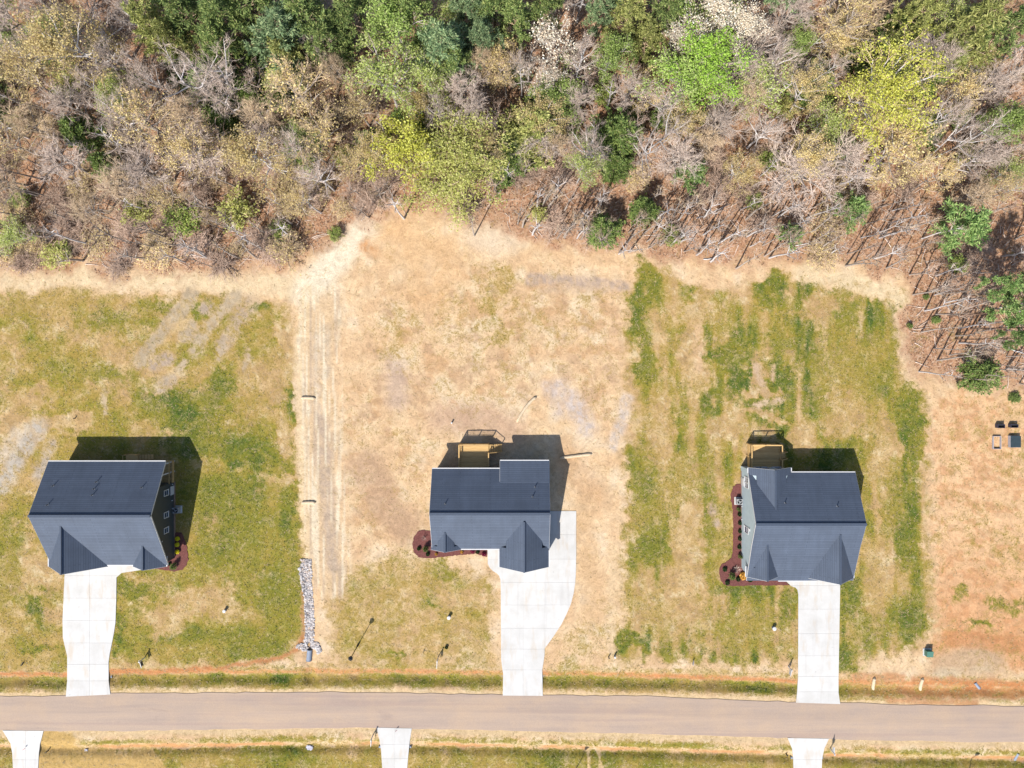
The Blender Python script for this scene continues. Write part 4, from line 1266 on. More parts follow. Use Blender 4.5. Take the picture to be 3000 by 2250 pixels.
def grow_deciduous(seed, H_, R_, base=0.38, limbs=15, subs=7, twigs=6, fine=4, trunk_r=0.2, lean=0.04, forks=1):
    t = Tree(seed); R = t.r
    tip_r = 0.012
    stems = []
    for s in range(forks):
        d = Vector((R.uniform(-1,1)*lean*(1+2*(forks>1)), R.uniform(-1,1)*lean*(1+2*(forks>1)), 1))
        if forks > 1: d = Vector((math.cos(s*2.1+seed)*0.22, math.sin(s*2.1+seed)*0.22, 1))
        pts, _ = t.limb(Vector((0,0,-0.1)), d, H_*0.92, trunk_r/math.sqrt(forks), 0.035, 9, t.trunk, 7, 0.07, 0.03)
        stems.append(pts)
    k = 0
    for i in range(limbs):
        pts = stems[i % forks]
        f = base + (1-base)*((i+0.5)/limbs)**0.9
        q = f*(len(pts)-1); j = min(int(q), len(pts)-2); p = pts[j].lerp(pts[j+1], q-j)
        az = i*2.39996 + R.uniform(-0.4,0.4) + seed
        shape = math.sin(math.pi*min(1, max(0.12, (f-base)/(1-base)*0.85+0.18)))**0.7
        L = R_*shape*R.uniform(0.8,1.2)*1.15
        rise = 0.45 + 0.9*(f-base)/(1-base)
        d = Vector((math.cos(az), math.sin(az), rise)).normalized()
        lp, ld = t.limb(p, d, L, 0.045+0.07*(1-f)+0.016*R_*0.5, 0.018, 5, t.trunk, 5, 0.2, 0.1)
        for s in range(subs):
            g = 0.25 + 0.75*(s+R.random())/subs
            q = min(g, 0.999)*(len(lp)-1); j = int(q); pp = lp[j].lerp(lp[j+1], q-j)
            dd = (lp[j+1]-lp[j]).normalized()
            sp, sd = t.limb(pp, side_dir(dd, R, R.uniform(0.4,1.0)), L*R.uniform(0.25,0.5)*(1.15-0.5*g), 0.03, 0.013, 3, t.twig, 4, 0.25, 0.1)
            for w in range(twigs):
                g2 = 0.3 + 0.7*(w+R.random())/twigs
                q = min(g2, 0.999)*(len(sp)-1); j = int(q); p3 = sp[j].lerp(sp[j+1], q-j)
                d3 = (sp[j+1]-sp[j]).normalized()
                tp, td = t.limb(p3, side_dir(d3, R, R.uniform(0.3,1.0)), R.uniform(0.35,0.85), 0.014, 0.007, 2, t.twig, 3, 0.3, 0.12)
                t.tips.append((tp[-1], td)); t.tips.append((tp[1], td))
                for _ in range(fine):
                    a = tp[R.randrange(3)]
                    e = a + side_dir(td, R, R.uniform(0.2,0.9))*R.uniform(0.2,0.5)
                    n = Vector((R.uniform(-1,1), R.uniform(-1,1), R.uniform(-1,1))).normalized()*0.012
                    t.twig.add([a-n, a+n, e], [(0,1,2)])
                    if R.random() < 0.6: t.tips.append((e, td))
    return t

def leaf_arrays(pts, R, per, size, spread, flat=0.0):
    """diamond leaves round each tip, as numpy arrays"""
    rng = np.random.default_rng(R)
    P = np.array([tuple(p) for p, _ in pts])
    P = np.repeat(P, per, 0)
    n = len(P)
    P = P + rng.normal(0, spread, (n,3))
    a = rng.normal(0,1,(n,3)); a[:,2] *= (1-flat); a /= np.linalg.norm(a,axis=1,keepdims=True)
    b = rng.normal(0,1,(n,3)); b[:,2] *= (1-flat); b -= (a*b).sum(1,keepdims=True)*a; b /= np.linalg.norm(b,axis=1,keepdims=True)
    s = size*rng.uniform(0.6,1.35,(n,1))
    V = np.stack([P-a*s*0.6, P+b*s*0.34, P+a*s*0.6, P-b*s*0.34], 1).reshape(-1,3)
    F = np.arange(4*n).reshape(n,4)
    return V, F
def needle_arrays(pts, seed, per, length, width):
    rng = np.random.default_rng(seed)
    P = np.array([tuple(p) for p, _ in pts]); D = np.array([tuple(d) for _, d in pts])
    P = np.repeat(P, per, 0); D = np.repeat(D, per, 0); n = len(P)
    a = rng.normal(0,1,(n,3)) + D*1.0 + np.array([0,0,0.35]); a /= np.linalg.norm(a,axis=1,keepdims=True)
    b = np.cross(a, rng.normal(0,1,(n,3))); b /= np.linalg.norm(b,axis=1,keepdims=True)+1e-9
    L = length*rng.uniform(0.6,1.25,(n,1)); w = width*rng.uniform(0.7,1.3,(n,1))
    st = P + rng.normal(0,0.06,(n,3))
    V = np.stack([st-b*w*0.4, st+a*L*0.55-b*w, st+a*L, st+a*L*0.55+b*w], 1).reshape(-1,3)
    return V, np.arange(4*n).reshape(n,4)

PROTO = {}
def finish(name, t, bark, twigmat, leafmat=None, LV=None, LF=None, twig_in_crown=True):
    tm = t.trunk.mesh('trunk', M[bark], True, False)
    # crown: twigs and leaves in one mesh with two materials
    tv = np.array(t.twig.v) if t.twig.v else np.zeros((0,3))
    nt_ = len(tv)
    me = bpy.data.meshes.new('crown')
    faces = list(t.twig.f)
    if LV is not None:
        vs = np.concatenate([tv, LV]); lf = LF + nt_
    else:
        vs = tv; lf = np.zeros((0,4), int)
    k3 = [f for f in faces]
    lens = np.array([len(f) for f in k3] + [4]*len(lf), dtype=np.int32)
    loops = np.concatenate([np.fromiter((i for f in k3 for i in f), dtype=np.int32), lf.ravel().astype(np.int32)])
    me.vertices.add(len(vs)); me.vertices.foreach_set('co', vs.astype(np.float32).ravel())
    me.loops.add(len(loops)); me.loops.foreach_set('vertex_index', loops)
    me.polygons.add(len(lens)); me.polygons.foreach_set('loop_start', np.concatenate([[0], np.cumsum(lens)[:-1]]).astype(np.int32))
    me.materials.append(M[twigmat])
    if leafmat: me.materials.append(M[leafmat])
    me.polygons.foreach_set('material_index', np.array([0]*len(k3) + [1]*len(lf), dtype=np.int32))
    me.update(calc_edges=True)
    rad = float(np.percentile(np.hypot(vs[:,0], vs[:,1]), 93)); top = float(vs[:,2].max())
    PROTO[name] = (tm, me, rad, top)

def make_protos():
    R = random.Random(7)
    def dec(name, seed, H_, R_, bark, twig, leaf=None, per=1, size=0.2, spread=0.12, thin=1.0, **kw):
        t = grow_deciduous(seed, H_, R_, **kw)
        if leaf:
            tips = t.tips if thin >= 1 else [p for p in t.tips if R.random() < thin]
            V, F = leaf_arrays(tips, seed, per, size, spread)
            finish(name, t, bark, twig, leaf, V, F)
        else:
            finish(name, t, bark, twig)
    dec('bare_a', 1, 14, 3.6, 'bark_white', 'twig_grey', limbs=16, subs=8, twigs=6, fine=5)
    dec('bare_b', 2, 13, 3.2, 'bark_grey', 'twig_grey', limbs=18, subs=8, twigs=6, fine=6)
    dec('bare_c', 3, 15, 4.2, 'bark_white', 'twig_grey', limbs=16, subs=8, twigs=6, fine=4, forks=2)
    dec('bare_d', 4, 12, 2.6, 'bark_grey', 'twig_tan', limbs=18, subs=8, twigs=6, fine=6)
    dec('tan_a', 5, 14, 3.8, 'bark_grey', 'twig_tan', 'leaf_tan', 1, 0.18, 0.2, 0.9, limbs=17, subs=7, twigs=6, fine=3)
    dec('tan_b', 6, 13, 3.4, 'bark_grey', 'twig_tan', 'leaf_tan', 1, 0.17, 0.2, 0.4, limbs=17, subs=7, twigs=6, fine=4)
    dec('tan_c', 7, 15, 4.4, 'bark_white', 'twig_tan', 'leaf_tan', 2, 0.18, 0.24, 0.95, limbs=17, subs=7, twigs=6, fine=2)
    dec('yellow_a', 8, 15, 4.6, 'bark_white', 'twig_tan', 'leaf_yellow', 5, 0.14, 0.2, 0.95, limbs=19, subs=7, twigs=6, fine=1)
    dec('yellow_b', 9, 11, 3.6, 'bark_brown', 'twig_tan', 'leaf_yellow', 5, 0.19, 0.26, 1, limbs=15, subs=7, twigs=6, fine=0, base=0.25)
    dec('yelgreen', 10, 12, 4.8, 'bark_brown', 'twig_tan', 'leaf_yelgreen', 5, 0.19, 0.3, 1, limbs=20, subs=7, twigs=6, fine=0, base=0.25)
    dec('lime', 11, 15, 4.2, 'bark_grey', 'twig_grey', 'leaf_lime', 6, 0.17, 0.32, 1, limbs=18, subs=7, twigs=6, fine=0)
    dec('light_a', 12, 14, 4.0, 'bark_white', 'twig_grey', 'leaf_light', 2, 0.19, 0.22, 1, limbs=16, subs=7, twigs=6, fine=2)
    dec('light_b', 13, 13, 3.4, 'bark_white', 'twig_grey', 'leaf_fresh', 4, 0.2, 0.26, 1, limbs=16, subs=7, twigs=6, fine=1)
    dec('blossom', 14, 14, 4.0, 'bark_grey', 'twig_grey', 'leaf_blossom', 4, 0.16, 0.26, 1, limbs=16, subs=7, twigs=6, fine=1)
    dec('blossom_b', 15, 13, 3.6, 'bark_grey', 'twig_grey', 'leaf_blossom', 1, 0.19, 0.22, 0.8, limbs=16, subs=7, twigs=6, fine=3)
    dec('sapling_a', 16, 9, 1.3, 'bark_white', 'twig_grey', limbs=7, subs=3, twigs=3, fine=2, base=0.5, trunk_r=0.15, lean=0.12)
    dec('sapling_b', 17, 8, 1.6, 'bark_grey', 'twig_purple', limbs=8, subs=3, twigs=4, fine=2, base=0.45, trunk_r=0.13, lean=0.16)
    dec('sapling_c', 18, 10, 1.1, 'bark_grey', 'twig_tan', limbs=6, subs=3, twigs=3, fine=2, trunk_r=0.16, lean=0.1, base=0.55)
    for nm, sd, tw, lf, th in (('brush_a', 20, 'twig_purple', None, 0), ('brush_b', 21, 'twig_tan', 'leaf_tan', 0.2), ('brush_c', 22, 'twig_purple', None, 0)):
        t = grow_deciduous(sd, 3.0, 1.7, base=0.08, limbs=18, subs=6, twigs=5, fine=4, trunk_r=0.05, forks=3)
        if lf:
            V, F = leaf_arrays([p for p in t.tips if R.random() < th], sd, 1, 0.16, 0.1)
            finish(nm, t, 'bark_brown', tw, lf, V, F)
        else: finish(nm, t, 'bark_brown', tw)
    t = grow_deciduous(23, 3.4, 1.8, base=0.08, limbs=14, subs=5, twigs=5, fine=0, trunk_r=0.06, forks=2)
    V, F = leaf_arrays(t.tips, 23, 3, 0.2, 0.16); finish('green_bush', t, 'bark_brown', 'twig_tan', 'leaf_shrub', V, F)
    t = grow_deciduous(24, 3.0, 1.6, base=0.08, limbs=14, subs=5, twigs=5, fine=0, trunk_r=0.06, forks=2)
    V, F = leaf_arrays(t.tips, 24, 2, 0.2, 0.16); finish('olive_bush', t, 'bark_brown', 'twig_tan', 'leaf_yelgreen', V, F)
    # pines: whorled limbs carrying tufts of needles
    def pine(name, seed, H_, R_, mat, base=0.45, limbs=34, subs=6, bark='bark_brown', per=16, length=0.44, wid=0.045, tr=0.2, conic=0.75):
        t = Tree(seed); r = t.r
        pts, _ = t.limb(Vector((0,0,-0.1)), Vector((r.uniform(-.03,.03), r.uniform(-.03,.03), 1)), H_*0.95, tr, 0.04, 8, t.trunk, 7, 0.03, 0.05)
        for i in range(limbs):
            f = base + (1-base)*(i+0.5)/limbs
            q = f*(len(pts)-1); j = min(int(q), len(pts)-2); p = pts[j].lerp(pts[j+1], q-j)
            az = i*2.39996 + r.uniform(-0.5,0.5)
            u = (f-base)/(1-base)
            L = R_*max(0.16, (1-u)**conic*min(1, 0.55+u*2.2))*r.uniform(0.72,1.2)
            d = Vector((math.cos(az), math.sin(az), 0.12+0.6*u)).normalized()
            lp, ld = t.limb(p, d, L, 0.05*(1-u)+0.018, 0.012, 4, t.twig, 4, 0.15, 0.1)
            t.tips.append((lp[-1], ld))
            ns = max(3, int(subs*1.5*L/R_)+1)
            for s in range(ns):
                g = 0.3 + 0.7*(s+r.random())/ns
                q = min(g,0.999)*(len(lp)-1); j = int(q); pp = lp[j].lerp(lp[j+1], q-j)
                sp, sd = t.limb(pp, side_dir((lp[j+1]-lp[j]).normalized(), r, r.uniform(0.5,1.1)), r.uniform(0.35,0.85), 0.014, 0.007, 2, t.twig, 3, 0.2, 0.15)
                for q_ in sp[1:]: t.tips.append((q_, sd))
        V, F = needle_arrays(t.tips, seed, per, length, wid)
        finish(name, t, bark, 'twig_tan', mat, V, F)
    pine('pine_a', 30, 16, 3.6, 'pine_green', limbs=40)
    pine('pine_b', 31, 17, 3.2, 'pine_blue', limbs=40)
    pine('pine_c', 32, 15, 3.4, 'pine_olive', limbs=38)
    pine('pine_d', 33, 9, 2.4, 'pine_bright', base=0.3, limbs=26, subs=5, tr=0.11)
    pine('pine_e', 34, 18, 2.6, 'pine_bright', base=0.6, limbs=24, subs=5, tr=0.16)
    pine('cedar_a', 35, 9, 2.4, 'cedar', base=0.12, limbs=60, subs=7, per=14, length=0.3, wid=0.05, tr=0.14, conic=0.9)
    pine('cedar_b', 36, 10, 2.6, 'pine_olive', base=0.12, limbs=60, subs=7, per=14, length=0.3, wid=0.05, tr=0.14, conic=0.8)
    pine('cedar_c', 37, 4.5, 1.6, 'cedar', base=0.08, limbs=40, subs=5, per=12, length=0.26, wid=0.045, tr=0.07, conic=0.8)
make_protos()

TREE_SPOTS = []
MARKS = [(610,330,'the white-limbed bare tree'),(330,220,'the large yellowish budding tree'),(2050,330,'the lime green tree'),(2060,200,'the white blossoming trees'),(2500,400,'the biggest yellow tree'),
    (1190,480,'the round yellow tree'),(1360,480,'the broad yellow-green tree'),(1610,260,'the buff budding trees'),(1690,300,'the narrow white tree'),(1170,330,'the pale green white-branched tree'),
    (1780,430,'the broad dense cedar'),(1560,430,'the large olive cedar'),(2560,560,'the broad tan tree before the yellow tree'),(2700,700,'the young bright green pine'),(2800,980,'the slim pines'),
    (300,430,'the gap with two cedars'),(740,520,'the yellowest tan tree'),(100,640,'the bright bush at the wood end'),(520,660,'the wide green bush'),(800,720,'the pale dirt fan'),(430,760,'the curved dirt path'),
    (900,300,'the grove of pines'),(1340,230,'the bluish green pine'),(2350,560,'the wide grey bare tree'),(2150,560,'the small yellowish tan tree'),(2700,300,'the broad olive pine'),(1800,690,'the loose dark cedar'),(1600,650,'the yellowish bush'),(2320,720,'the youngest loose pine'),(1950,480,'the wide bare white tree'),(60,260,'the wood end behind the budding tree')]
def near(X, Y):
    return min(MARKS, key=lambda m: (m[0]-X)**2+(m[1]-Y)**2)[2]
LOOK = {'bare_a':'tall leafless white-barked tree','bare_b':'leafless grey twiggy tree','bare_c':'leafless forked white tree','bare_d':'tan-twigged leafless tree',
    'tan_a':'tan spring-budding tree','tan_b':'thinly budding tan tree','tan_c':'yellowish tan budding tree','pine_a':'tall mid-green pine','pine_b':'tall bluish green pine','pine_c':'tall olive green pine',
    'sapling_a':'thin pale-trunked bare sapling','sapling_b':'thin brown-twigged bare sapling','sapling_c':'tall slim tan-twigged sapling',
    'brush_a':'low bare purplish shrub','brush_b':'low tan budding shrub','brush_c':'low bare brownish shrub','light_a':'loosely leafing light green tree','cedar_a':'dark understorey cedar','cedar_c':'small dark understorey evergreen','green_bush':'leafy green understorey shrub','light_b':'fresh light green tree','olive_bush':'leafy olive understorey shrub'}
rt = random.Random(11)
def tree(proto, base_xy, r_world, h, name, label, cat, group=None):
    tm, cm, pr, ph = PROTO[proto]
    X, Y = base_xy
    if group and proto in LOOK:
        group = LOOK[proto] + 's of the wood'
    if group:
        label = LOOK.get(proto, label if len(label) < 40 else 'tree') + (' near ' if proto in LOOK else ' near ') + near(X, Y) if proto in LOOK else label
    o = empty(name, G(X, Y, -0.03), rt.uniform(0, 6.28))
    sxy = r_world/pr; sz = h/ph
    o.scale = (sxy, sxy, sz)
    tag(o, label, cat, group)
    for nm, me in (('trunk', tm), ('crown', cm)):
        link_mesh(nm, me, o)
    TREE_SPOTS.append((X, Y))
    return o
def tree_at(proto, X, Y, r, h, name, label, cat='tree', group=None, cf=0.72):
    """X, Y: photo pixel of the crown's middle, cf of the way up; r crown radius in photo pixels"""
    zc = h*cf
    bx, by = IMG(X, Y, zc)
    return tree(proto, (bx, by), r*S*(1-zc/H), h, name, label, cat, group)

G_PINE = 'tall pines in the wood'; G_BARE = 'leafless trees in the wood'; G_TAN = 'budding tan trees in the wood'
L_PINE = 'tall pine with dense green needle clumps standing among the woodland trees'
L_BARE = 'tall leafless grey deciduous tree standing in the wood'
L_TAN = 'tall deciduous tree covered in small tan spring buds in the wood'
for X, Y, r, h, p in [(434,70,74,16,'pine_c'),(545,48,72,16,'pine_a'),(651,40,74,17,'pine_a'),(781,82,96,17,'pine_b'),(892,52,84,17,'pine_a'),(960,120,62,15,'pine_a'),(627,115,56,15,'pine_a'),(720,10,70,17,'pine_a'),(840,150,60,15,'pine_c'),(500,100,56,15,'pine_c'),(1019,30,70,17,'pine_a'),
        (1289,96,92,17,'pine_b'),(1328,180,56,15,'pine_a'),(1511,48,56,16,'pine_a'),(1380,20,70,17,'pine_b'),(1200,20,60,16,'pine_a'),(1450,10,70,17,'pine_a'),(1848,34,66,16,'pine_c'),(1906,100,50,14,'pine_c'),(1752,30,44,15,'pine_b'),
        (1960,20,50,16,'pine_a'),(2700,30,56,16,'pine_c'),(2960,80,60,16,'pine_a'),(1600,14,50,16,'pine_a')]:
    tree_at(p, X, Y, r, h, 'pine_tree', L_PINE, 'pine tree', G_PINE, 0.75)
tree_at('pine_b', 1424, 90, 60, 16, 'pine_tree', 'bluish green pine beside the buff budding tree', 'pine tree')
tree_at('pine_c', 2844, 76, 100, 16, 'pine_tree', 'broad olive green pine behind the big yellow tree', 'pine tree')
tree_at('pine_d', 2815, 672, 74, 9, 'pine_tree', 'young bright green pine standing alone at the edge of the clearing', 'pine tree', None, 0.62)
for X, Y, r, h in [(2328,685,38,5),(2511,612,54,7),(2024,500,46,8)]:
    tree_at('pine_d', X, Y, r, h, 'young_pine', 'young loose green pine among thin bare trunks at the clearing edge', 'pine tree', 'young pines at the clearing edge', 0.65)
for X, Y, r in [(2946,828,42),(2972,905,50),(2992,985,32),(3020,840,50),(3045,950,50)]:
    tree_at('pine_e', X, Y, r, 15, 'pine_tree', 'tall slim pine with a bare trunk and bright green top beside the sandy lot', 'pine tree', 'slim pines beside the sandy lot', 0.82)
for X, Y, r, h, lab in [(241,386,52,8,'dark green cedar in the gap among the tan budding trees'),(299,487,40,7,'bright olive cedar at the foot of the tan budding trees'),
        (718,275,44,8,'dark green cedar below the white-branched bare tree'),(641,352,46,7,'grey green cedar among bare twiggy trees'),
        (1800,386,74,10,'broad dense dark green cedar above the bare slope'),(1812,482,46,7,'small dark cedar below the broad dense cedar'),
        (1892,617,40,6,'dark cedar beside the thin trunks above the clearing'),(1776,675,48,6,'loose dark cedar at the edge of the cleared sand'),
        (2641,90,56,10,'very dark cedar behind the big yellow tree'),(2545,140,46,9,'dark olive cedar left of the very dark cedar'),(2740,230,46,9,'shaded cedar at the flank of the big yellow tree')]:
    tree_at('cedar_a', X, Y, r, h, 'cedar_tree', lab, 'cedar tree', None, 0.6)
tree_at('cedar_b', 1550, 376, 84, 11, 'cedar_tree', 'large olive green cedar beside the yellow-green tree over the sand', 'cedar tree', None, 0.6)
tree_at('cedar_c', 2880, 1100, 54, 4, 'evergreen_bush', 'dark evergreen bush at the edge of the sandy lot', 'bush', None, 0.5)
for X, Y, r in [(2975,1165,16),(2667,954,8),(2744,937,12),(2715,870,8)]:
    tree_at('cedar_c', X, Y, r, 1.0, 'evergreen_seedling', 'tiny evergreen seedling on the bare forest floor', 'bush', 'evergreen seedlings', 0.5)
for X, Y, r, h, p, lab in [
    (231,100,132,17,'tan_c','large yellowish budding tree beside the row of pines'),(2092,205,112,15,'lime','bright lime green leafy tree below the white blossoming tree'),
    (2082,62,104,15,'blossom','large white blossoming tree behind the lime green tree'),(2190,75,72,14,'blossom','smaller white blossoming tree beside the large blossoming one'),
    (2641,265,152,18,'yellow_a','largest bright yellow tree in the wood'),(1164,420,108,12,'yellow_b','round bright yellow tree overhanging the cleared sand'),
    (1355,400,142,12,'yelgreen','broad yellow-green tree overhanging the cleared sand'),(1300,530,128,7.5,'yelgreen','low spreading yellow-green tree in front of the broad one'),
    (593,190,132,16,'bare_c','large bare tree with bright white limbs below the pines'),(1622,130,92,14,'blossom_b','buff budding tree beside the bluish green pine'),
    (1600,235,60,11,'blossom_b','shorter buff budding tree below the other buff one'),(1704,165,46,17,'bare_a','tall narrow bare white tree beside the slim yellow-green tree'),
    (1790,158,56,14,'light_b','slim fresh yellow-green tree beside the narrow white tree'),(1145,60,84,16,'light_b','fresh light green tree beside the bluish pines'),
    (1120,215,112,15,'light_a','loose pale green tree with white branches above the yellow tree'),(1250,225,62,14,'light_a','slim pale green tree with white branches'),
    (2270,190,74,13,'bare_a','bare white tree beside the lime green tree'),(1916,390,100,13,'bare_c','wide bare white tree beside the dense cedar'),
    (2844,410,84,14,'bare_c','bare white-limbed tree right of the big yellow tree'),(2337,130,44,10,'light_b','small green leafing tree behind the white bare tree'),
    (2627,465,128,13,'tan_a','broad tan budding tree in front of the big yellow tree'),(2386,268,74,13,'tan_c','yellowish tan tree left of the big yellow tree'),
    (2164,480,66,9,'tan_c','small yellowish tan tree above the thin trunks'),(347,289,58,11,'light_a','pale olive leafing tree left of the tan budding trees'),
    (2482,90,94,15,'tan_b','wide pinkish tan twiggy tree left of the dark cedars'),(1990,110,56,14,'blossom_b','thin buff budding tree beside the blossoming trees')]:
    tree_at(p, X, Y, r, h, 'broadleaf_tree', lab)
for X, Y, r, h, p in [(58,231,84,14,'tan_a'),(434,366,92,13,'tan_b'),(521,434,92,12,'tan_a'),(791,463,112,12,'tan_c'),(882,270,92,14,'tan_b'),(916,386,84,12,'tan_b'),(690,470,60,10,'tan_a'),(160,160,70,14,'tan_a'),(1020,480,50,9,'tan_b'),(480,550,60,8,'tan_b'),(860,600,56,8,'tan_a'),(2500,300,60,12,'tan_b'),(2760,520,60,10,'tan_a'),(2940,560,50,10,'tan_b'),(1040,300,60,12,'tan_b'),(30,420,70,12,'tan_b'),(1480,210,56,12,'tan_b'),(2930,30,60,14,'tan_b')]:
    tree_at(p, X, Y, r, h, 'broadleaf_tree', L_TAN, 'tree', G_TAN)
for X, Y, r, h in [(2955,338,40,10),(2964,506,52,9),(30,694,56,6),(2800,190,40,10)]:
    tree_at('light_a', X, Y, r, h, 'broadleaf_tree', 'loosely leafing light green tree at the side of the wood', 'tree', 'light green leafing trees')
for X, Y, r, h, p in [(29,45,74,15,'bare_b'),(193,299,60,12,'bare_b'),(330,180,60,14,'bare_b'),(430,230,60,13,'bare_a'),(1627,434,48,9,'bare_d'),(1990,460,70,11,'bare_b'),(2120,357,70,11,'bare_b'),(2251,376,66,11,'bare_a'),(2337,506,112,11,'bare_b'),(2480,470,90,11,'bare_b'),(2780,330,70,13,'bare_a'),(2900,250,60,13,'bare_b'),(2760,180,50,13,'bare_b'),
        (100,360,80,11,'bare_d'),(350,520,80,10,'bare_d'),(180,470,70,10,'bare_b'),(560,330,70,12,'bare_d'),(640,250,70,12,'bare_b'),(750,340,70,12,'bare_d'),(1420,170,50,13,'bare_d'),(1530,200,46,13,'bare_a'),(1850,260,60,12,'bare_b'),(1960,290,70,12,'bare_a'),(2200,290,60,12,'bare_d'),(2330,30,70,14,'bare_b'),(2560,20,60,14,'bare_d'),(2430,200,50,12,'bare_a'),(2900,450,60,11,'bare_b'),(2860,560,60,9,'bare_d'),(2080,430,60,9,'bare_d'),(1700,300,50,11,'bare_b'),(980,200,60,13,'bare_d'),(370,40,60,15,'bare_a'),(130,20,60,15,'bare_b'),(2980,200,60,12,'bare_b'),(2990,420,50,10,'bare_d'),(20,540,60,8,'bare_d'),(250,600,60,7,'bare_d')]:
    tree_at(p, X, Y, r, h, 'bare_tree', L_BARE, 'tree', G_BARE)
for X, Y, r, h, p, lab in [(58,574,30,2.2,'green_bush','bright green bush near the bare trunks at the wood end'),(530,646,54,3.2,'green_bush','wide green bush above the curved dirt path'),(410,622,42,2.8,'olive_bush','olive bush beside the wide green bush'),(685,620,54,3.2,'olive_bush','dark olive thicket bush below the tan trees'),
        (815,675,32,2.4,'green_bush','green bush near the pale dirt fan'),(810,726,18,1.6,'green_bush','small green bush nearest the pale dirt fan'),(985,690,22,1.6,'green_bush','small bright bush beside the pale dirt fan'),(1960,688,32,2.6,'green_bush','bright green bush beside the loose dark cedar'),(1578,632,26,2.2,'olive_bush','yellowish bush among bare brush above the sand'),(2210,585,26,2.4,'green_bush','small green bush among the thin leaning trunks'),(160,745,40,2.4,'olive_bush','olive bush at the edge of the curved dirt path'),(195,735,26,2,'green_bush','green bush beside the olive one at the path edge'),(2810,775,28,2.2,'green_bush','small bright bush below the young bright green pine'),(40,690,40,3,'olive_bush','pale olive bush among the brush at the wood end')]:
    tree_at(p, X, Y, r, h, 'leafy_bush', lab, 'bush', None, 0.5)

# thin leaning saplings along the edges, and brush
def in_forest(X, Y, m=0):
    return bool(inside(np.array([X]), np.array([Y+m]), FOREST)[0])
L_SAP = 'thin leafless sapling with a long straight trunk at the edge of the wood'
edge = [(2086,770),(2160,786),(2000,740),(2040,745),(2476,775),(2500,770),(2560,760),(1650,695),(1700,705),(1560,690),(1620,690),(1750,715),(1810,745),(1840,735),(1900,730),(2690,1085),(2700,975),(2742,918),(2742,860),(2738,1018),(2785,815),(2740,808),(2830,1095),(2860,1020),(2810,960),(2868,940),(1080,640),(1185,640),(1390,690),(1150,575),(2250,755),(2310,735),(2390,740),(2420,750),(2600,785),(1930,720),(1700,660),(1730,640),(1650,620),(2060,690),(2120,700),(2180,690),(2300,660),(2380,680),(2440,670),(2520,700),(2590,690),(2650,740),(2700,700),(1600,590),(1850,660),(1980,650),(2890,1060),(2920,1000),(2950,1080),(2900,900),(2780,1040),(2770,890),(2840,870),(630,790),(540,770),(700,760),(790,740),(860,700)]
re_ = random.Random(21)
while len(edge) < 175:
    u = re_.random()
    X, Y = (re_.uniform(1480, 2660), re_.uniform(600, 775)) if u < 0.68 else (re_.uniform(60, 880), re_.uniform(600, 770)) if u < 0.82 else (re_.uniform(2690, 3040), re_.uniform(840, 1110))
    if in_forest(X, Y, 4): edge.append((X, Y))
for i, (X, Y) in enumerate(edge):
    p = ('sapling_a','sapling_c','sapling_b')[i % 3]
    h = rt.uniform(6, 10.5)
    o = tree(p, (X+rt.uniform(-4,4), Y+rt.uniform(-4,4)), rt.uniform(0.8,1.5), h, 'bare_sapling', L_SAP, 'sapling', 'bare saplings at the wood edge')
n = 0
while n < 150:
    X, Y = rt.uniform(-60, 3060), rt.uniform(150, 1130)
    if not in_forest(X, Y, 14): continue
    if any((X-a)**2+(Y-b)**2 < 30**2 for a, b in TREE_SPOTS): continue
    p = rt.choice(['sapling_a','sapling_b','sapling_c','sapling_b'])
    tree(p, (X, Y), rt.uniform(1.0,1.9), rt.uniform(5.5,10.5), 'bare_sapling', 'thin leafless sapling growing in the brush between the woodland trees', 'sapling', 'bare saplings in the wood')
    n += 1
n = 0
while n < 150:
    X, Y = rt.uniform(-60, 3060), rt.uniform(200, 1130)
    if not in_forest(X, Y, 10): continue
    if Y < 450 and rt.random() < 0.6: continue
    if ((X > 1420 and Y > 560) or X > 2660) and rt.random() < 0.8: continue
    tree(rt.choice(['brush_a','brush_b','brush_c']), (X, Y), rt.uniform(1.2,2.6), rt.uniform(1.4,3.2), 'bare_shrub', 'low leafless brownish shrub in the woodland undergrowth', 'shrub', 'bare undergrowth shrubs')
    n += 1
n = 0
while n < 62:
    X, Y = rt.uniform(-60, 3060), rt.uniform(120, 560)
    if not in_forest(X, Y, 60): continue
    if any((X-a)**2+(Y-b)**2 < 34**2 for a, b in TREE_SPOTS): continue
    p = rt.choice(['tan_a','tan_c','bare_b','light_a','light_a','light_b','bare_a','bare_a'])
    tree(p, (X, Y), rt.uniform(2.2,3.8), rt.uniform(9,13), 'broadleaf_tree', '', 'tree', 'mixed trees in the wood')
    n += 1
n = 0
while n < 60:
    X, Y = rt.uniform(-40, 3040), rt.uniform(130, 500)
    if not in_forest(X, Y, 170): continue
    p = rt.choice(['cedar_a','cedar_c','green_bush','olive_bush','cedar_c'])
    h = {'cedar_a':6,'cedar_c':3.4,'green_bush':3,'olive_bush':3}[p]*rt.uniform(0.8,1.3)
    tree(p, (X, Y), h*rt.uniform(0.35,0.55), h, 'understorey_bush', '', 'bush', 'evergreen understorey of the wood')
    n += 1
# trees just past the frame, so that the wood does not end there
n = 0
while n < 26:
    X, Y = rt.uniform(-150, 3150), rt.uniform(-90, 130)
    if any((X-a)**2+(Y-b)**2 < 60**2 for a, b in TREE_SPOTS): continue
    if rt.random() < 0.5: tree(rt.choice(['pine_a','pine_b','pine_c']), (X, Y), rt.uniform(2.4,3.4), rt.uniform(13,17), 'pine_tree', L_PINE, 'pine tree', G_PINE)
    else: tree(rt.choice(['bare_a','bare_b','bare_d']), (X, Y), rt.uniform(2.4,3.6), rt.uniform(11,15), 'bare_tree', L_BARE, 'tree', G_BARE)
    n += 1

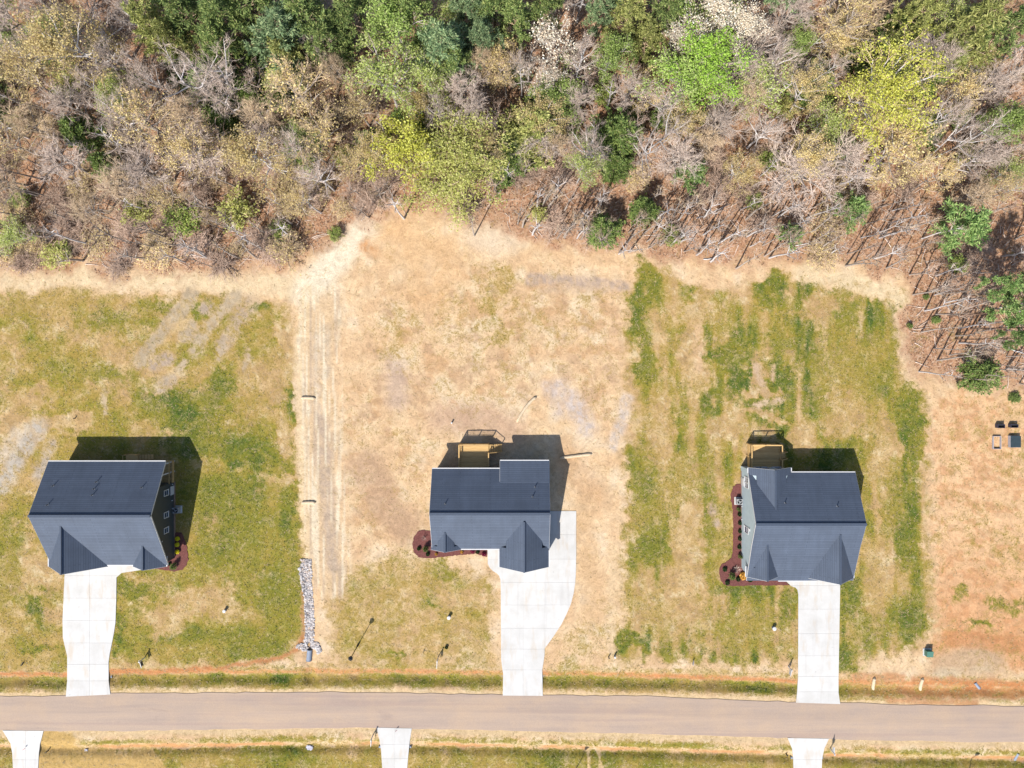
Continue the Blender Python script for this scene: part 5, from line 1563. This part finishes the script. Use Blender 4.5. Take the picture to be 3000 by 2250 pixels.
# ------------------------------------------------------------------ grass, straw, fallen wood, rock lining
def make_grass():
    rng = np.random.default_rng(5)
    n = 260000
    X = rng.uniform(-60, 3060, n); Y = rng.uniform(740, 2290, n)
    d = samp(DENS, X, Y); fl = samp(FLAT, X, Y)
    keep = (rng.uniform(0, 1, n) < d*0.62) & (fl < 0.25)
    X, Y = X[keep], Y[keep]
    n = len(X)
    l = np.clip(samp(LUSH, X, Y) + rng.normal(0, 0.18, n), 0, 1)
    z = samp(GZ, X, Y)
    P = np.stack([(X-NX)*S, -(Y-NY)*S, z-0.01], 1)
    pal = np.array([A(206,174,108), A(180,156,80), A(148,142,56), A(112,120,44), A(76,102,38)])
    q = l*4; i0 = np.clip(q.astype(int), 0, 3); f = (q-i0)[:, None]
    tint = pal[i0]*(1-f) + pal[i0+1]*f
    tint *= rng.uniform(0.95, 1.5, (n,1))
    V = []; T = []
    for k in range(3):
        a = rng.uniform(0, 2*math.pi, n)
        hgt = rng.uniform(0.03, 0.08, n)*(0.6+0.7*l); w = rng.uniform(0.03, 0.08, n)
        dx = np.cos(a); dy = np.sin(a)
        o = rng.normal(0, 0.07, (n,2))
        b0 = P + np.stack([o[:,0]-dy*w, o[:,1]+dx*w, 0*w], 1); b1 = P + np.stack([o[:,0]+dy*w, o[:,1]-dx*w, 0*w], 1)
        tp = P + np.stack([o[:,0]+dx*hgt*1.2, o[:,1]+dy*hgt*1.2, hgt], 1)
        V.append(np.stack([b0, b1, tp], 1)); T.append(np.repeat(tint[:,None,:], 3, 1))
    V = np.concatenate(V).reshape(-1,3); T = np.concatenate(T).reshape(-1,3)
    T = np.concatenate([T, np.ones((len(T),1))], 1)
    me = np_mesh('grass', V, np.arange(len(V)).reshape(-1,3), M['blades'], {'tint': T})
    tag(link_mesh('grass', me), 'short patchy grass growing on the seeded lawns', 'grass', None, 'stuff')
    # straw lying loose
    n = 65000
    X = rng.uniform(-60, 3060, n); Y = rng.uniform(760, 2290, n)
    keep = (rng.uniform(0, 1, n) < samp(STRAW, X, Y)*0.8) & (samp(FLAT, X, Y) < 0.25) & (samp(LITTER, X, Y) < 0.3)
    X, Y = X[keep], Y[keep]; n = len(X)
    P = np.stack([(X-NX)*S, -(Y-NY)*S, samp(GZ, X, Y)+0.03], 1)
    a = rng.uniform(0, math.pi, n); L = rng.uniform(0.06, 0.17, n); w = rng.uniform(0.012, 0.04, n)
    d = np.stack([np.cos(a)*L, np.sin(a)*L, rng.uniform(-.02, .05, n)], 1); s = np.stack([-np.sin(a)*w, np.cos(a)*w, 0*w], 1)
    V = np.stack([P-d-s, P+d-s, P+d+s, P-d+s], 1).reshape(-1,3)
    t = np.array(A(228,200,150))*rng.uniform(0.7, 1.0, (n,1))
    T = np.concatenate([np.repeat(t, 4, 0), np.ones((4*n,1))], 1)
    me = np_mesh('straw', V, np.arange(4*n).reshape(-1,4), M['blades'], {'tint': T})
    tag(link_mesh('straw', me), 'pale loose straw scattered over the seeded ground', 'straw', None, 'stuff')
    # brown leaves on the floor of the wood
    n = 120000
    X = rng.uniform(-80, 3080, n); Y = rng.uniform(60, 1190, n)
    keep = samp(LITTER, X, Y) > rng.uniform(0.2, 0.9, n)
    X, Y = X[keep], Y[keep]; n = len(X)
    P = np.stack([(X-NX)*S, -(Y-NY)*S, samp(GZ, X, Y)+0.03], 1)
    a = rng.uniform(0, 2*math.pi, n); L = rng.uniform(0.05, 0.14, n)
    d = np.stack([np.cos(a)*L, np.sin(a)*L, rng.uniform(-.03, .05, n)], 1); s = np.stack([-np.sin(a)*L*.6, np.cos(a)*L*.6, rng.uniform(-.03, .05, n)], 1)
    V = np.stack([P-d, P-s, P+d, P+s], 1).reshape(-1,3)
    pal = np.array([A(156,116,90), A(190,146,114), A(208,172,140), A(228,202,174), A(128,98,80)])
    t = pal[rng.integers(0, 5, n)]*rng.uniform(0.8, 1.15, (n,1))
    T = np.concatenate([np.repeat(t, 4, 0), np.ones((4*n,1))], 1)
    me = np_mesh('leaf_litter', V, np.arange(4*n).reshape(-1,4), M['blades'], {'tint': T})
    tag(link_mesh('leaf_litter', me), 'brown dead leaves covering the floor of the wood', 'leaf litter', None, 'stuff')
make_grass()

def make_brushwood():
    r = random.Random(77)
    mb = MB(); n = 0
    while n < 900:
        X, Y = r.uniform(-60, 3060), r.uniform(200, 1150)
        if Y < 520 and r.random() < 0.6: continue
        if not in_forest(X, Y, 4): continue
        a = r.uniform(0, 6.28) if r.random() < 0.5 else r.gauss(0.25, 0.5)
        L = r.uniform(0.6, 3.4); k = 4
        pts = []
        x, y = X, Y
        for j in range(k):
            p = G(x, y, 0.05 + 0.12*r.random()); pts.append(p)
            a += r.uniform(-0.25, 0.25)
            x += math.cos(a)*L/k/S; y -= math.sin(a)*L/k/S
        r0 = r.uniform(0.02, 0.06)
        mb.tube(pts, [r0, r0*0.8, r0*0.6, r0*0.3], 4, False)
        n += 1
    o = mb.build('fallen_branches', M['twig_grey'])
    tag(o, 'pale fallen sticks and branches strewn over the forest floor', 'branches', None, 'stuff')
    # larger logs one can tell apart
    for pts, rad, lab in [([(2060,760),(2110,752)], 0.09, 'pale fallen trunk lying at the sandy edge of the wood'),([(2040,640),(2140,600)], 0.08, 'long pale fallen trunk among the thin saplings'),
            ([(2885,1053),(2905,1077)], 0.08, 'short bright fallen log near the evergreen bush'),([(2948,1016),(3002,1040)], 0.1, 'long pale log on the bare forest floor beside the sandy lot'),
            ([(380,695),(560,712)], 0.09, 'long dark fallen trunk above the curved dirt path'),([(560,745),(690,775)], 0.07, 'fallen grey trunk resting at the curved path edge'),([(815,700),(845,768)], 0.08, 'fallen forked trunk beside the pale dirt fan'),
            ([(1430,590),(1470,560)], 0.07, 'pale broken log under the yellow-green tree'),([(2330,720),(2450,690)], 0.07, 'slim pale log lying across the thin shadows')]:
        (x0,y0),(x1,y1) = pts
        m = MB(); ps = []
        for j in range(6):
            t = j/5
            ps.append(G(x0+(x1-x0)*t, y0+(y1-y0)*t+2*math.sin(t*5), rad*0.9+0.05))
        m.tube(ps, [rad*(1-0.5*j/5) for j in range(6)], 7)
        for j in (2, 3, 4):
            d = Vector((r.uniform(-1,1), r.uniform(-1,1), 0.4)).normalized()
            m.tube([ps[j], ps[j]+d*0.5, ps[j]+d*1.0+Vector((0,0,0.1))], [rad*0.4, rad*0.25, 0.008], 5)
        o = m.build('fallen_log', M['bark_white'] if 'dark' not in lab else M['bark_brown'], None, True)
        tag(o, lab, 'log')
make_brushwood()

def make_riprap():
    rng = random.Random(3)
    bm = bmesh.new(); bmesh.ops.create_icosphere(bm, subdivisions=1, radius=1.0)
    base_v = [v.co.copy() for v in bm.verts]; base_f = [tuple(v.index for v in f.verts) for f in bm.faces]; bm.free()
    cl = [(898,1640,15),(894,1665,17),(897,1700,16),(902,1740,13),(905,1780,13),(907,1820,13),(906,1860,13),(905,1884,14)]
    mb = MB()
    def stone(X, Y):
        s = rng.uniform(0.08, 0.2)*(1.25 if rng.random() < 0.15 else 1)
        p = G(X, Y, s*0.15)
        sc = Vector((rng.uniform(.8,1.3), rng.uniform(.7,1.2), rng.uniform(.5,.9)))*s
        m = Matrix.Rotation(rng.uniform(0,6.28), 3, 'Z') @ Matrix.Rotation(rng.uniform(-.5,.5), 3, 'X')
        mb.add([p + m @ Vector((v.x*sc.x, v.y*sc.y, v.z*sc.z))*rng.uniform(.82,1.15) for v in base_v], base_f)
    ys = [c[1] for c in cl]
    for _ in range(1250):
        Y = rng.uniform(1640, 1886)
        cx = np.interp(Y, ys, [c[0] for c in cl]); w = np.interp(Y, ys, [c[2] for c in cl])
        if rng.random() < 0.25 and 1655 < Y < 1680 and rng.random() < 0.7: continue
        stone(cx + rng.uniform(-1,1)*w*(0.85+0.2*rng.random()), Y)
    for cx, cy, rx, ry, a, k in ((882,1894,14,8,-0.2,80),(930,1896,7,20,-0.45,90),(918,1893,10,9,0,50),(896,1902,9,5,0,40)):
        for _ in range(k):
            t = rng.uniform(0,6.28); q = math.sqrt(rng.random())
            u, v = q*math.cos(t)*rx, q*math.sin(t)*ry
            stone(cx+u*math.cos(a)-v*math.sin(a), cy+u*math.sin(a)+v*math.cos(a))
    o = mb.build('riprap', M['stone'])
    tag(o, 'strip of pale broken rock lining the drainage swale', 'rocks', None, 'stuff')
make_riprap()

# ------------------------------------------------------------------ things in the yards
def street_lamp(X, Y, label, group=None):
    r = tag(empty('street_lamp', G(X, Y, -0.02)), label, 'street lamp', group)
    MB().tube([(0,0,-0.1),(0,0,0.25),(0,0,0.6),(0,0,0.62)], [0.15,0.14,0.1,0.06], 10).build('base', M['black'], r)
    MB().tube([(0,0,0.6),(0,0,3.75)], [0.06,0.045], 10).build('post', M['black'], r)
    hd = MB().tube([(0,0,3.72),(0,0,3.8),(0,0,3.86)], [0.05,0.12,0.15], 6).build('lantern_base', M['black'], r)
    MB().tube([(0,0,3.862),(0,0,4.3)], [0.14,0.25], 6).build('lantern_glass', M['lamp_glass'], r)
    c = MB(); 
    for k in range(6):
        a = k*math.pi/3
        c.bar((0.15*math.cos(a),0.15*math.sin(a),3.86), (0.27*math.cos(a),0.27*math.sin(a),4.31), 0.03, 0.03)
    c.build('lantern_frame', M['black'], r)
    MB().tube([(0,0,4.3),(0,0,4.33),(0,0,4.5),(0,0,4.58)], [0.31,0.31,0.09,0.02], 6).build('lantern_cap', M['black'], r)
street_lamp(1049, 1889, 'black post lamp standing between the ditch and the middle front lawn')
street_lamp(1676, 2272, 'black post lamp across the road whose shadow falls beside two pale wheel tracks')
street_lamp(2823, 2282, 'black post lamp across the road from the sandy lot')

def yard_sign(X, Y, h, dx, dy, arm, label, panel='white', pw=0.6, ph=0.5, post='white'):
    """post with a swinging panel under an arm that points towards (dx, dy) in the photo"""
    L = math.hypot(dx, dy); u = Vector((dx/L, -dy/L, 0))
    r = tag(empty('yard_sign', G(X, Y, -0.02)), label, 'sign')
    MB().box(-0.045, 0.045, -0.045, 0.045, -0.1, h).build('post', M[post], r)
    MB().box(-0.065, 0.065, -0.065, 0.065, h, h+0.05).build('cap', M[post], r)
    MB().bar(-u*0.2+Vector((0,0,h-0.14)), u*arm+Vector((0,0,h-0.14)), 0.07, 0.08).build('arm', M[post], r)
    c = u*(0.1+pw/2)
    p = MB().bar(c-u*pw/2+Vector((0,0,h-0.24-ph/2)), c+u*pw/2+Vector((0,0,h-0.24-ph/2)), 0.025, ph).build('panel', M[panel], r)
    for t in (-0.35, 0.35):
        MB().bar(c+u*pw*t+Vector((0,0,h-0.25)), c+u*pw*t+Vector((0,0,h-0.15)), 0.012, 0.012).build('hook', M['metal'], r)
M['signdark'] = simple('dark_sign', A(52, 60, 76), 0.5, 0.1)
yard_sign(424.5, 1926, 1.5, 5, 15, 0.85, 'white post sign with a dark panel beside the concrete drive of the dark grey house', 'signdark')
yard_sign(1284, 1924, 1.6, -0.5, 10, 0.95, 'thin white post sign on the middle front lawn near the ditch', 'white')
yard_sign(2309, 1952, 1.35, -2, 10, 0.8, 'white post sign beside the straight driveway', 'white')
yard_sign(1093, 2153, 1.5, -0.5, 10, 0.8, 'white post sign across the road facing the rock-lined swale', 'white')
yard_sign(2431.7, 2193, 1.5, 0, -10, 0.9, 'white post sign across the road opposite the straight driveway', 'white')
def stake_sign(X, Y, rz, w, h, z0, mat, label):
    r = tag(empty('stake_sign', G(X, Y, -0.02), rz), label, 'sign')
    MB().box(-w/2, w/2, -0.012, 0.012, z0, z0+h).build('panel', M[mat], r)
    for t in (-0.35, 0.35):
        MB().cyl(w*t, 0, -0.1, z0+0.05, 0.012, 6).build('leg', M['metal'], r)
stake_sign(2029, 1939, 1.35, 0.55, 0.5, 0.2, 'pale', 'small pale stake sign on the lawn of the pale blue house')
stake_sign(76, 1938, 1.1, 0.62, 0.45, 0.42, 'signdark', 'small dark blue stake sign on the lawn by the first driveway')
stake_sign(1239, 1912, 1.35, 0.5, 0.45, 0.22, 'wattle', 'small straw coloured stake sign near the thin white post sign')
def riser(X, Y, rad, h, label, cap='white', body='pipe'):
    r = tag(empty('pipe_riser', G(X, Y, -0.02)), label, 'pipe')
    MB().cyl(0, 0, -0.1, h, rad, 14).build('pipe', M[body], r)
    MB().tube([(0,0,h),(0,0,h+0.05),(0,0,h+0.08)], [rad*1.15, rad*1.15, rad*0.5], 14).build('cap', M[cap], r)
riser(1316, 1806, 0.2, 0.55, 'round white capped riser on the middle front lawn')
riser(661, 1787, 0.18, 0.5, 'grey capped riser on the lawn of the dark grey house', 'white', 'metal')
riser(2265, 1838, 0.22, 0.5, 'white capped riser on the lawn of the pale blue house')
riser(1800.5, 1921, 0.11, 0.6, 'taller white pipe stub on the bare ground by the middle lot')
riser(1783, 1924, 0.08, 0.5, 'short dark pipe stub beside the taller white one', 'black', 'black')
riser(1324, 1238, 0.1, 0.5, 'dark pipe stub with white cap behind the middle deck', 'white', 'black')
riser(136, 2203, 0.07, 0.5, 'dark stub beside the flared apron across the road', 'black', 'black')
riser(2306, 2213, 0.08, 0.5, 'dark stub beside the apron opposite the straight driveway', 'black', 'black')
riser(221, 1225, 0.07, 0.35, 'small dark stub in the lawn behind the dark grey house', 'black', 'black')

def transformer(X, Y):
    r = tag(empty('transformer_box', G(X, Y, 0)), 'green utility transformer cabinet on a concrete pad by the sandy lot', 'utility box')
    MB().box(-0.55, 0.55, -0.5, 0.5, -0.1, 0.1).build('pad', M['concrete'], r)
    b = MB(); b.add([(-.4,-.36,.1),(.4,-.36,.1),(.4,.36,.1),(-.4,.36,.1),(-.4,-.36,.72),(.4,-.36,.72),(.4,.36,.84),(-.4,.36,.84)], [(0,3,2,1),(4,5,6,7),(0,1,5,4),(1,2,6,5),(2,3,7,6),(3,0,4,7)])
    b.build('cabinet', M['green_box'], r)
    MB().bar((0,-.385,.73), (0,.385,.85), 0.84, 0.035).build('lid', M['green_box'], r)
    MB().box(-0.3, -0.02, -0.385, -0.362, 0.16, 0.66).build('door', M['green_box'], r)
    MB().box(0.02, 0.3, -0.385, -0.362, 0.16, 0.66).build('door', M['green_box'], r)
transformer(2715, 1910)

def wattle(pts, rad, label):
    mb = MB(); P = []
    (x0,y0),(x1,y1),(x2,y2) = pts
    for k in range(13):
        t = k/12
        x = (1-t)**2*x0+2*t*(1-t)*x1+t*t*x2; y = (1-t)**2*y0+2*t*(1-t)*y1+t*t*y2
        P.append(G(x, y, rad*0.4))
    rr = [rad*(0.75 if k in (0,12) else 1+0.08*math.sin(k*2.1)) for k in range(13)]
    c = P[6].copy()
    mb.tube([p-c for p in P], rr, 10)
    o = mb.build('straw_wattle', M['wattle'], None, True, c)
    o.data.update()
    tag(o, label, 'straw roll')
    for e in (0, 12):
        d = (P[e]-P[1 if e == 0 else 11]).normalized()
        MB().tube([P[e]-c, P[e]-c+d*0.12], [rad*0.75, rad*0.2], 8).build('tied_end', M['wattle'], o)
wattle([(1570,1163),(1540,1185),(1515,1235)], 0.2, 'curved pale straw roll lying on the bare soil behind the middle house')
wattle([(1642,1341),(1690,1335),(1732,1330)], 0.2, 'straight pale straw roll at the corner of the middle house shadow')
wattle([(884,1166),(903,1164),(922,1167)], 0.21, 'short straw roll across the dirt track, the one nearer the wood')
wattle([(886,1473),(905,1470),(923,1472)], 0.21, 'short straw roll across the dirt track, the one nearer the rock lining')
wattle([(2561,1986),(2557,2004),(2562,2022)], 0.21, 'short straw roll in the clay ditch nearer the straight driveway')
wattle([(2702,1988),(2697,2006),(2701,2025)], 0.21, 'short straw roll in the clay ditch nearer the green cabinet')

def culvert(p, q, rad, label, mat='pipe'):
    c = (Vector(p)+Vector(q))/2
    o = empty('culvert_pipe', c)
    tag(o, label, 'pipe')
    p = Vector(p)-c; q = Vector(q)-c; d = (q-p).normalized()
    n = 14; pts = [p.lerp(q, k/n) for k in range(n+1)]
    mb = MB(); mb.tube(pts, [rad*(1.0 if k % 2 else 0.94) for k in range(n+1)], 16, False)
    mb.tube(pts[::-1], rad*0.84, 16, False)
    mb.build('pipe', M[mat], o, True)
    for e, s in ((p, 1), (q, -1)):
        MB().tube([e+d*0.12*s, e+d*0.14*s], rad*0.84, 16).build('mouth_shade', M['dark'], o)  # black disc set in the pipe, stands for the shade inside
        f = MB(); ring = e
        f.tube([e, e+d*0.06*s], [rad*1.06]*2, 16, False); f.tube([e+d*0.06*s, e], [rad*0.86]*2, 16, False)
        f.build('rim', M[mat], o)
for xa, xb, y, lab in [(194,325,1985,'culvert pipe under the driveway of the dark grey house'),(1470,1594,1981,'culvert pipe under the wide middle driveway'),(2331,2460,2000,'culvert pipe under the straight driveway')]:
    za = -0.42
    a = W(xa, y, za); b = W(xb, y, za)
    culvert(a, b, 0.24, lab)
for xa, xb, y, lab in [(1109,1204,2190,'culvert pipe under the apron facing the rock lining'),(2318,2412,2222,'culvert pipe under the apron opposite the straight driveway')]:
    culvert(W(xa, y, -0.3), W(xb, y, -0.3), 0.2, lab)
a = G(906.5, 1905); a.z = -0.18
b = W(904, 1937, -0.12)
culvert(a, b, 0.36, 'large pale blue drain pipe opening onto the rock lining')
a = W(2857, 2000, -0.12); b = W(2876, 2021, -0.5)
culvert(a, b, 0.2, 'tilted pale drain pipe lying in the clay ditch by the sandy lot')
a = W(2984, 2208, -0.08); b = W(2980, 2232, -0.5)
culvert(a, b, 0.17, 'tilted drain pipe in the ditch across the road from the sandy lot')

def crate(x0, x1, y0, y1, h, mat, label, name, inner):
    c = W((x0+x1)/2, (y0+y1)/2); c.z = gz((x0+x1)/2, (y0+y1)/2)-0.02
    r = tag(empty(name, c), label, 'box')
    w = (x1-x0)*S/2; d = (y1-y0)*S/2; t = 0.05
    for a in (-1, 1):
        MB().box(a*w-a*t, a*w, -d, d, 0, h).build('side_board', M[mat], r)
        MB().box(-w+t+.002, w-t-.002, a*d-a*t, a*d, 0, h-0.003).build('end_board', M[mat], r)
    if inner: MB().box(-w+t+.002, w-t-.002, -d+t+.002, d-t-.002, 0.0, h*0.55).build('dark_fill', M[inner], r)  # plain near-black block filling the lower part of the inside
    return r
crate(2915, 2936, 1242, 1253, 0.6, 'blackbox', 'dark open tub on the sandy lot, nearer the lawn', 'open_tub', 'dark')
crate(2953, 2975, 1242, 1252, 0.6, 'blackbox', 'dark open tub on the sandy lot, farther from the lawn', 'open_tub', 'dark')
crate(2906, 2929, 1277, 1315, 0.35, 'pale', 'pale empty wooden frame box on the sandy lot', 'frame_box', None)
r = crate(2953, 2982, 1276, 1310, 0.45, 'pale', 'pale box under a dark green lid on the sandy lot', 'lidded_box', 'dark')
MB().box(-0.62, 0.72, -0.74, 0.74, 0.46, 0.52).build('lid', M['greentarp'], r)

def flag(X, Y, label):
    r = tag(empty('marker_flag', W(X, Y, 0.06), 0.6), label, 'flag')
    MB().cyl(0, 0, 0, 0.5, 0.012, 6).build('stick', M['metal'], r)
    f = MB(); f.add([(0,0,.5),(.3,.03,.46),(.28,-.04,.22),(0,0,.26),(0,.012,.5),(.3,.042,.46),(.28,-.028,.22),(0,.012,.26)], [(0,1,2,3),(7,6,5,4),(0,4,5,1),(1,5,6,2),(2,6,7,3),(3,7,4,0)])
    f.build('cloth', M['red'], r)
flag(73, 2192, 'small red flag on the apron farthest from the sandy lot')
flag(1160, 2138, 'small red flag on the apron facing the rock lining')
def rag(X, Y, s, label):
    rg = np.random.default_rng(int(X))
    n = 7; vs = []; fs = []
    for i in range(n):
        for j in range(n):
            vs.append(((i/6-.5)*s*(1+.2*rg.normal()), (j/6-.5)*s*.7*(1+.2*rg.normal()), 0.03+abs(rg.normal(0,.05))))
    for i in range(n-1):
        for j in range(n-1):
            a = i*n+j; fs.append((a, a+n, a+n+1, a+1))
    m = MB(); m.v = vs; m.f = fs
    tag(m.build('crumpled_sheet', M['rag'], None, True, G(X, Y, 0.02)), label, 'litter')
rag(905, 2196, 0.9, 'crumpled pale sheet lying in the ditch across the road')
rag(248, 2202, 0.4, 'small crumpled white scrap on the clay across the road')
rag(2858, 1080, 0.7, 'crumpled pale bluish scrap under the evergreen bush')
rag(2838, 1062, 0.9, 'larger crumpled bluish scrap beside the wood edge near the sandy lot')

# ------------------------------------------------------------------ planting in the mulch beds
def foliage(seed, n, r, h, size):
    rg = np.random.default_rng(seed)
    d = rg.normal(0,1,(n,3)); d /= np.linalg.norm(d,axis=1,keepdims=True)
    q = rg.uniform(0.55,1,(n,1))**0.6
    P = d*q*np.array([r,r,h/2]) + np.array([0,0,h/2+0.03])
    return leaf_arrays([(Vector(p), None) for p in P], seed, 1, size, 0.01)
SHRUB = {}
def shrub(kind, X, Y, r, h, label, group=None, name='garden_shrub'):
    if kind not in SHRUB:
        mat = {'green':'leaf_dark','yellow':'yellow_flower','amber':'amber_leaf','magenta':'magenta_leaf','twiggy':None}[kind]
        stem = MB()
        for k in range(6):
            a = k*1.05
            stem.tube([(0,0,-.1),(0.25*math.cos(a),0.25*math.sin(a),.5),(0.6*math.cos(a+.3),0.6*math.sin(a+.3),.95)], [.06,.035,.015], 4)
            if kind == 'twiggy':
                for q in range(5):
                    b_ = a+random.Random(k*7+q).uniform(-.8,.8)
                    stem.tube([(0.3*math.cos(a),0.3*math.sin(a),.55),(0.9*math.cos(b_),0.9*math.sin(b_),.7+.05*q)], [.02,.008], 3)
        sm = stem.mesh('stems', M['twig_grey'], False, False)
        lm = None
        if mat:
            V, F = foliage(len(SHRUB)+50, 420, 1.0, 1.0, 0.34)
            lm = np_mesh('foliage', V, F, M[mat])
        SHRUB[kind] = (sm, lm)
    sm, lm = SHRUB[kind]
    o = empty(name, G(X, Y, 0.06), rt.uniform(0, 6))
    o.scale = (r, r, h)
    tag(o, label, 'shrub', group)
    link_mesh('stems', sm, o)
    if lm: link_mesh('foliage', lm, o)
GB = 'small shrubs along the pale blue house'
for cx, cy in ((365,920),(370,1008),(370,1090),(368,1165),(363,1250)):
    shrub('green', 2060+cx/3.457, 1240+cy/3.457, 0.28, 0.4, 'small dark green shrub in the long row along the pale blue wall', GB)
for cx, cy in ((215,1475),(350,1575),(240,1610)):
    shrub('green', 2060+cx/3.457, 1240+cy/3.457, 0.3, 0.4, 'small dark green shrub in the rounded mulch corner', 'small shrubs in the rounded mulch corner')
shrub('green', 2060+470/3.457, 1240+1580/3.457, 0.32, 0.45, 'small dark shrub at the front edge of the pale blue house')
shrub('amber', 2176, 1686, 0.5, 0.55, 'bright amber leaved shrub at the corner of the pale blue house')
shrub('twiggy', 2157, 1665, 0.6, 0.6, 'pale bare twiggy shrub on the mulch of the pale blue house')
for X, Y in ((522.5,1577),(521.5,1594)):
    shrub('yellow', X, Y, 0.28, 0.5, 'yellow flowering shrub in the shade of the dark grey wall', 'shaded yellow shrubs')
shrub('yellow', 522.5, 1615, 0.28, 0.5, 'yellow flowering shrub in full sun at the dark grey house corner')
shrub('green', 498, 1651, 0.22, 0.35, 'tiny dark shrub in the mulch by the dark grey house')
def cone_evergreen(X, Y, r, h, label):
    tm, cm, pr, ph = PROTO['cedar_c']
    o = empty('conical_evergreen', G(X, Y, 0.03), rt.uniform(0,6))
    o.scale = (r/pr, r/pr, h/ph)
    tag(o, label, 'shrub')
    link_mesh('trunk', tm, o); link_mesh('crown', cm, o)
cone_evergreen(514, 1656, 0.4, 1.5, 'dark conical evergreen in the mulch of the dark grey house')
cone_evergreen(2141, 1684, 0.42, 1.7, 'dark conical evergreen in the rounded mulch corner')
cone_evergreen(2161, 1490, 0.25, 1.2, 'slim conical evergreen beside the pale blue house air conditioner')
cone_evergreen(2165, 1627, 0.25, 1.3, 'slim conical evergreen at the end of the shrub row')
cone_evergreen(1248, 1605, 0.34, 1.5, 'dark conical evergreen in the rounded bed of the middle house')
shrub('twiggy', 1243, 1574, 0.4, 0.7, 'pale twiggy shrub in the rounded bed of the middle house')
for cx, cy in ((165,1265),(255,1322)):
    shrub('green', 1180+cx/3.457, 1240+cy/3.457, 0.26, 0.4, 'small dark shrub in the rounded bed of the middle house', 'small shrubs in the middle house bed')
shrub('amber', 1180+340/3.457, 1240+1322/3.457, 0.2, 0.3, 'small amber shrub in the bed of the middle house, nearer its rounded end')
shrub('amber', 1180+598/3.457, 1240+1300/3.457, 0.22, 0.3, 'small amber shrub in the bed of the middle house, nearer its door')
for cx, cy in ((707,1290),(822,1322)):
    shrub('magenta', 1180+cx/3.457, 1240+cy/3.457, 0.28, 0.35, 'small magenta leaved shrub beside the middle house walk', 'magenta shrubs')
shrub('green', 1180+758/3.457, 1240+1300/3.457, 0.24, 0.35, 'small dark shrub between the magenta shrubs')
shrub('green', 1308, 1895, 0.22, 0.3, 'tiny green tuft beside the thin white post sign')
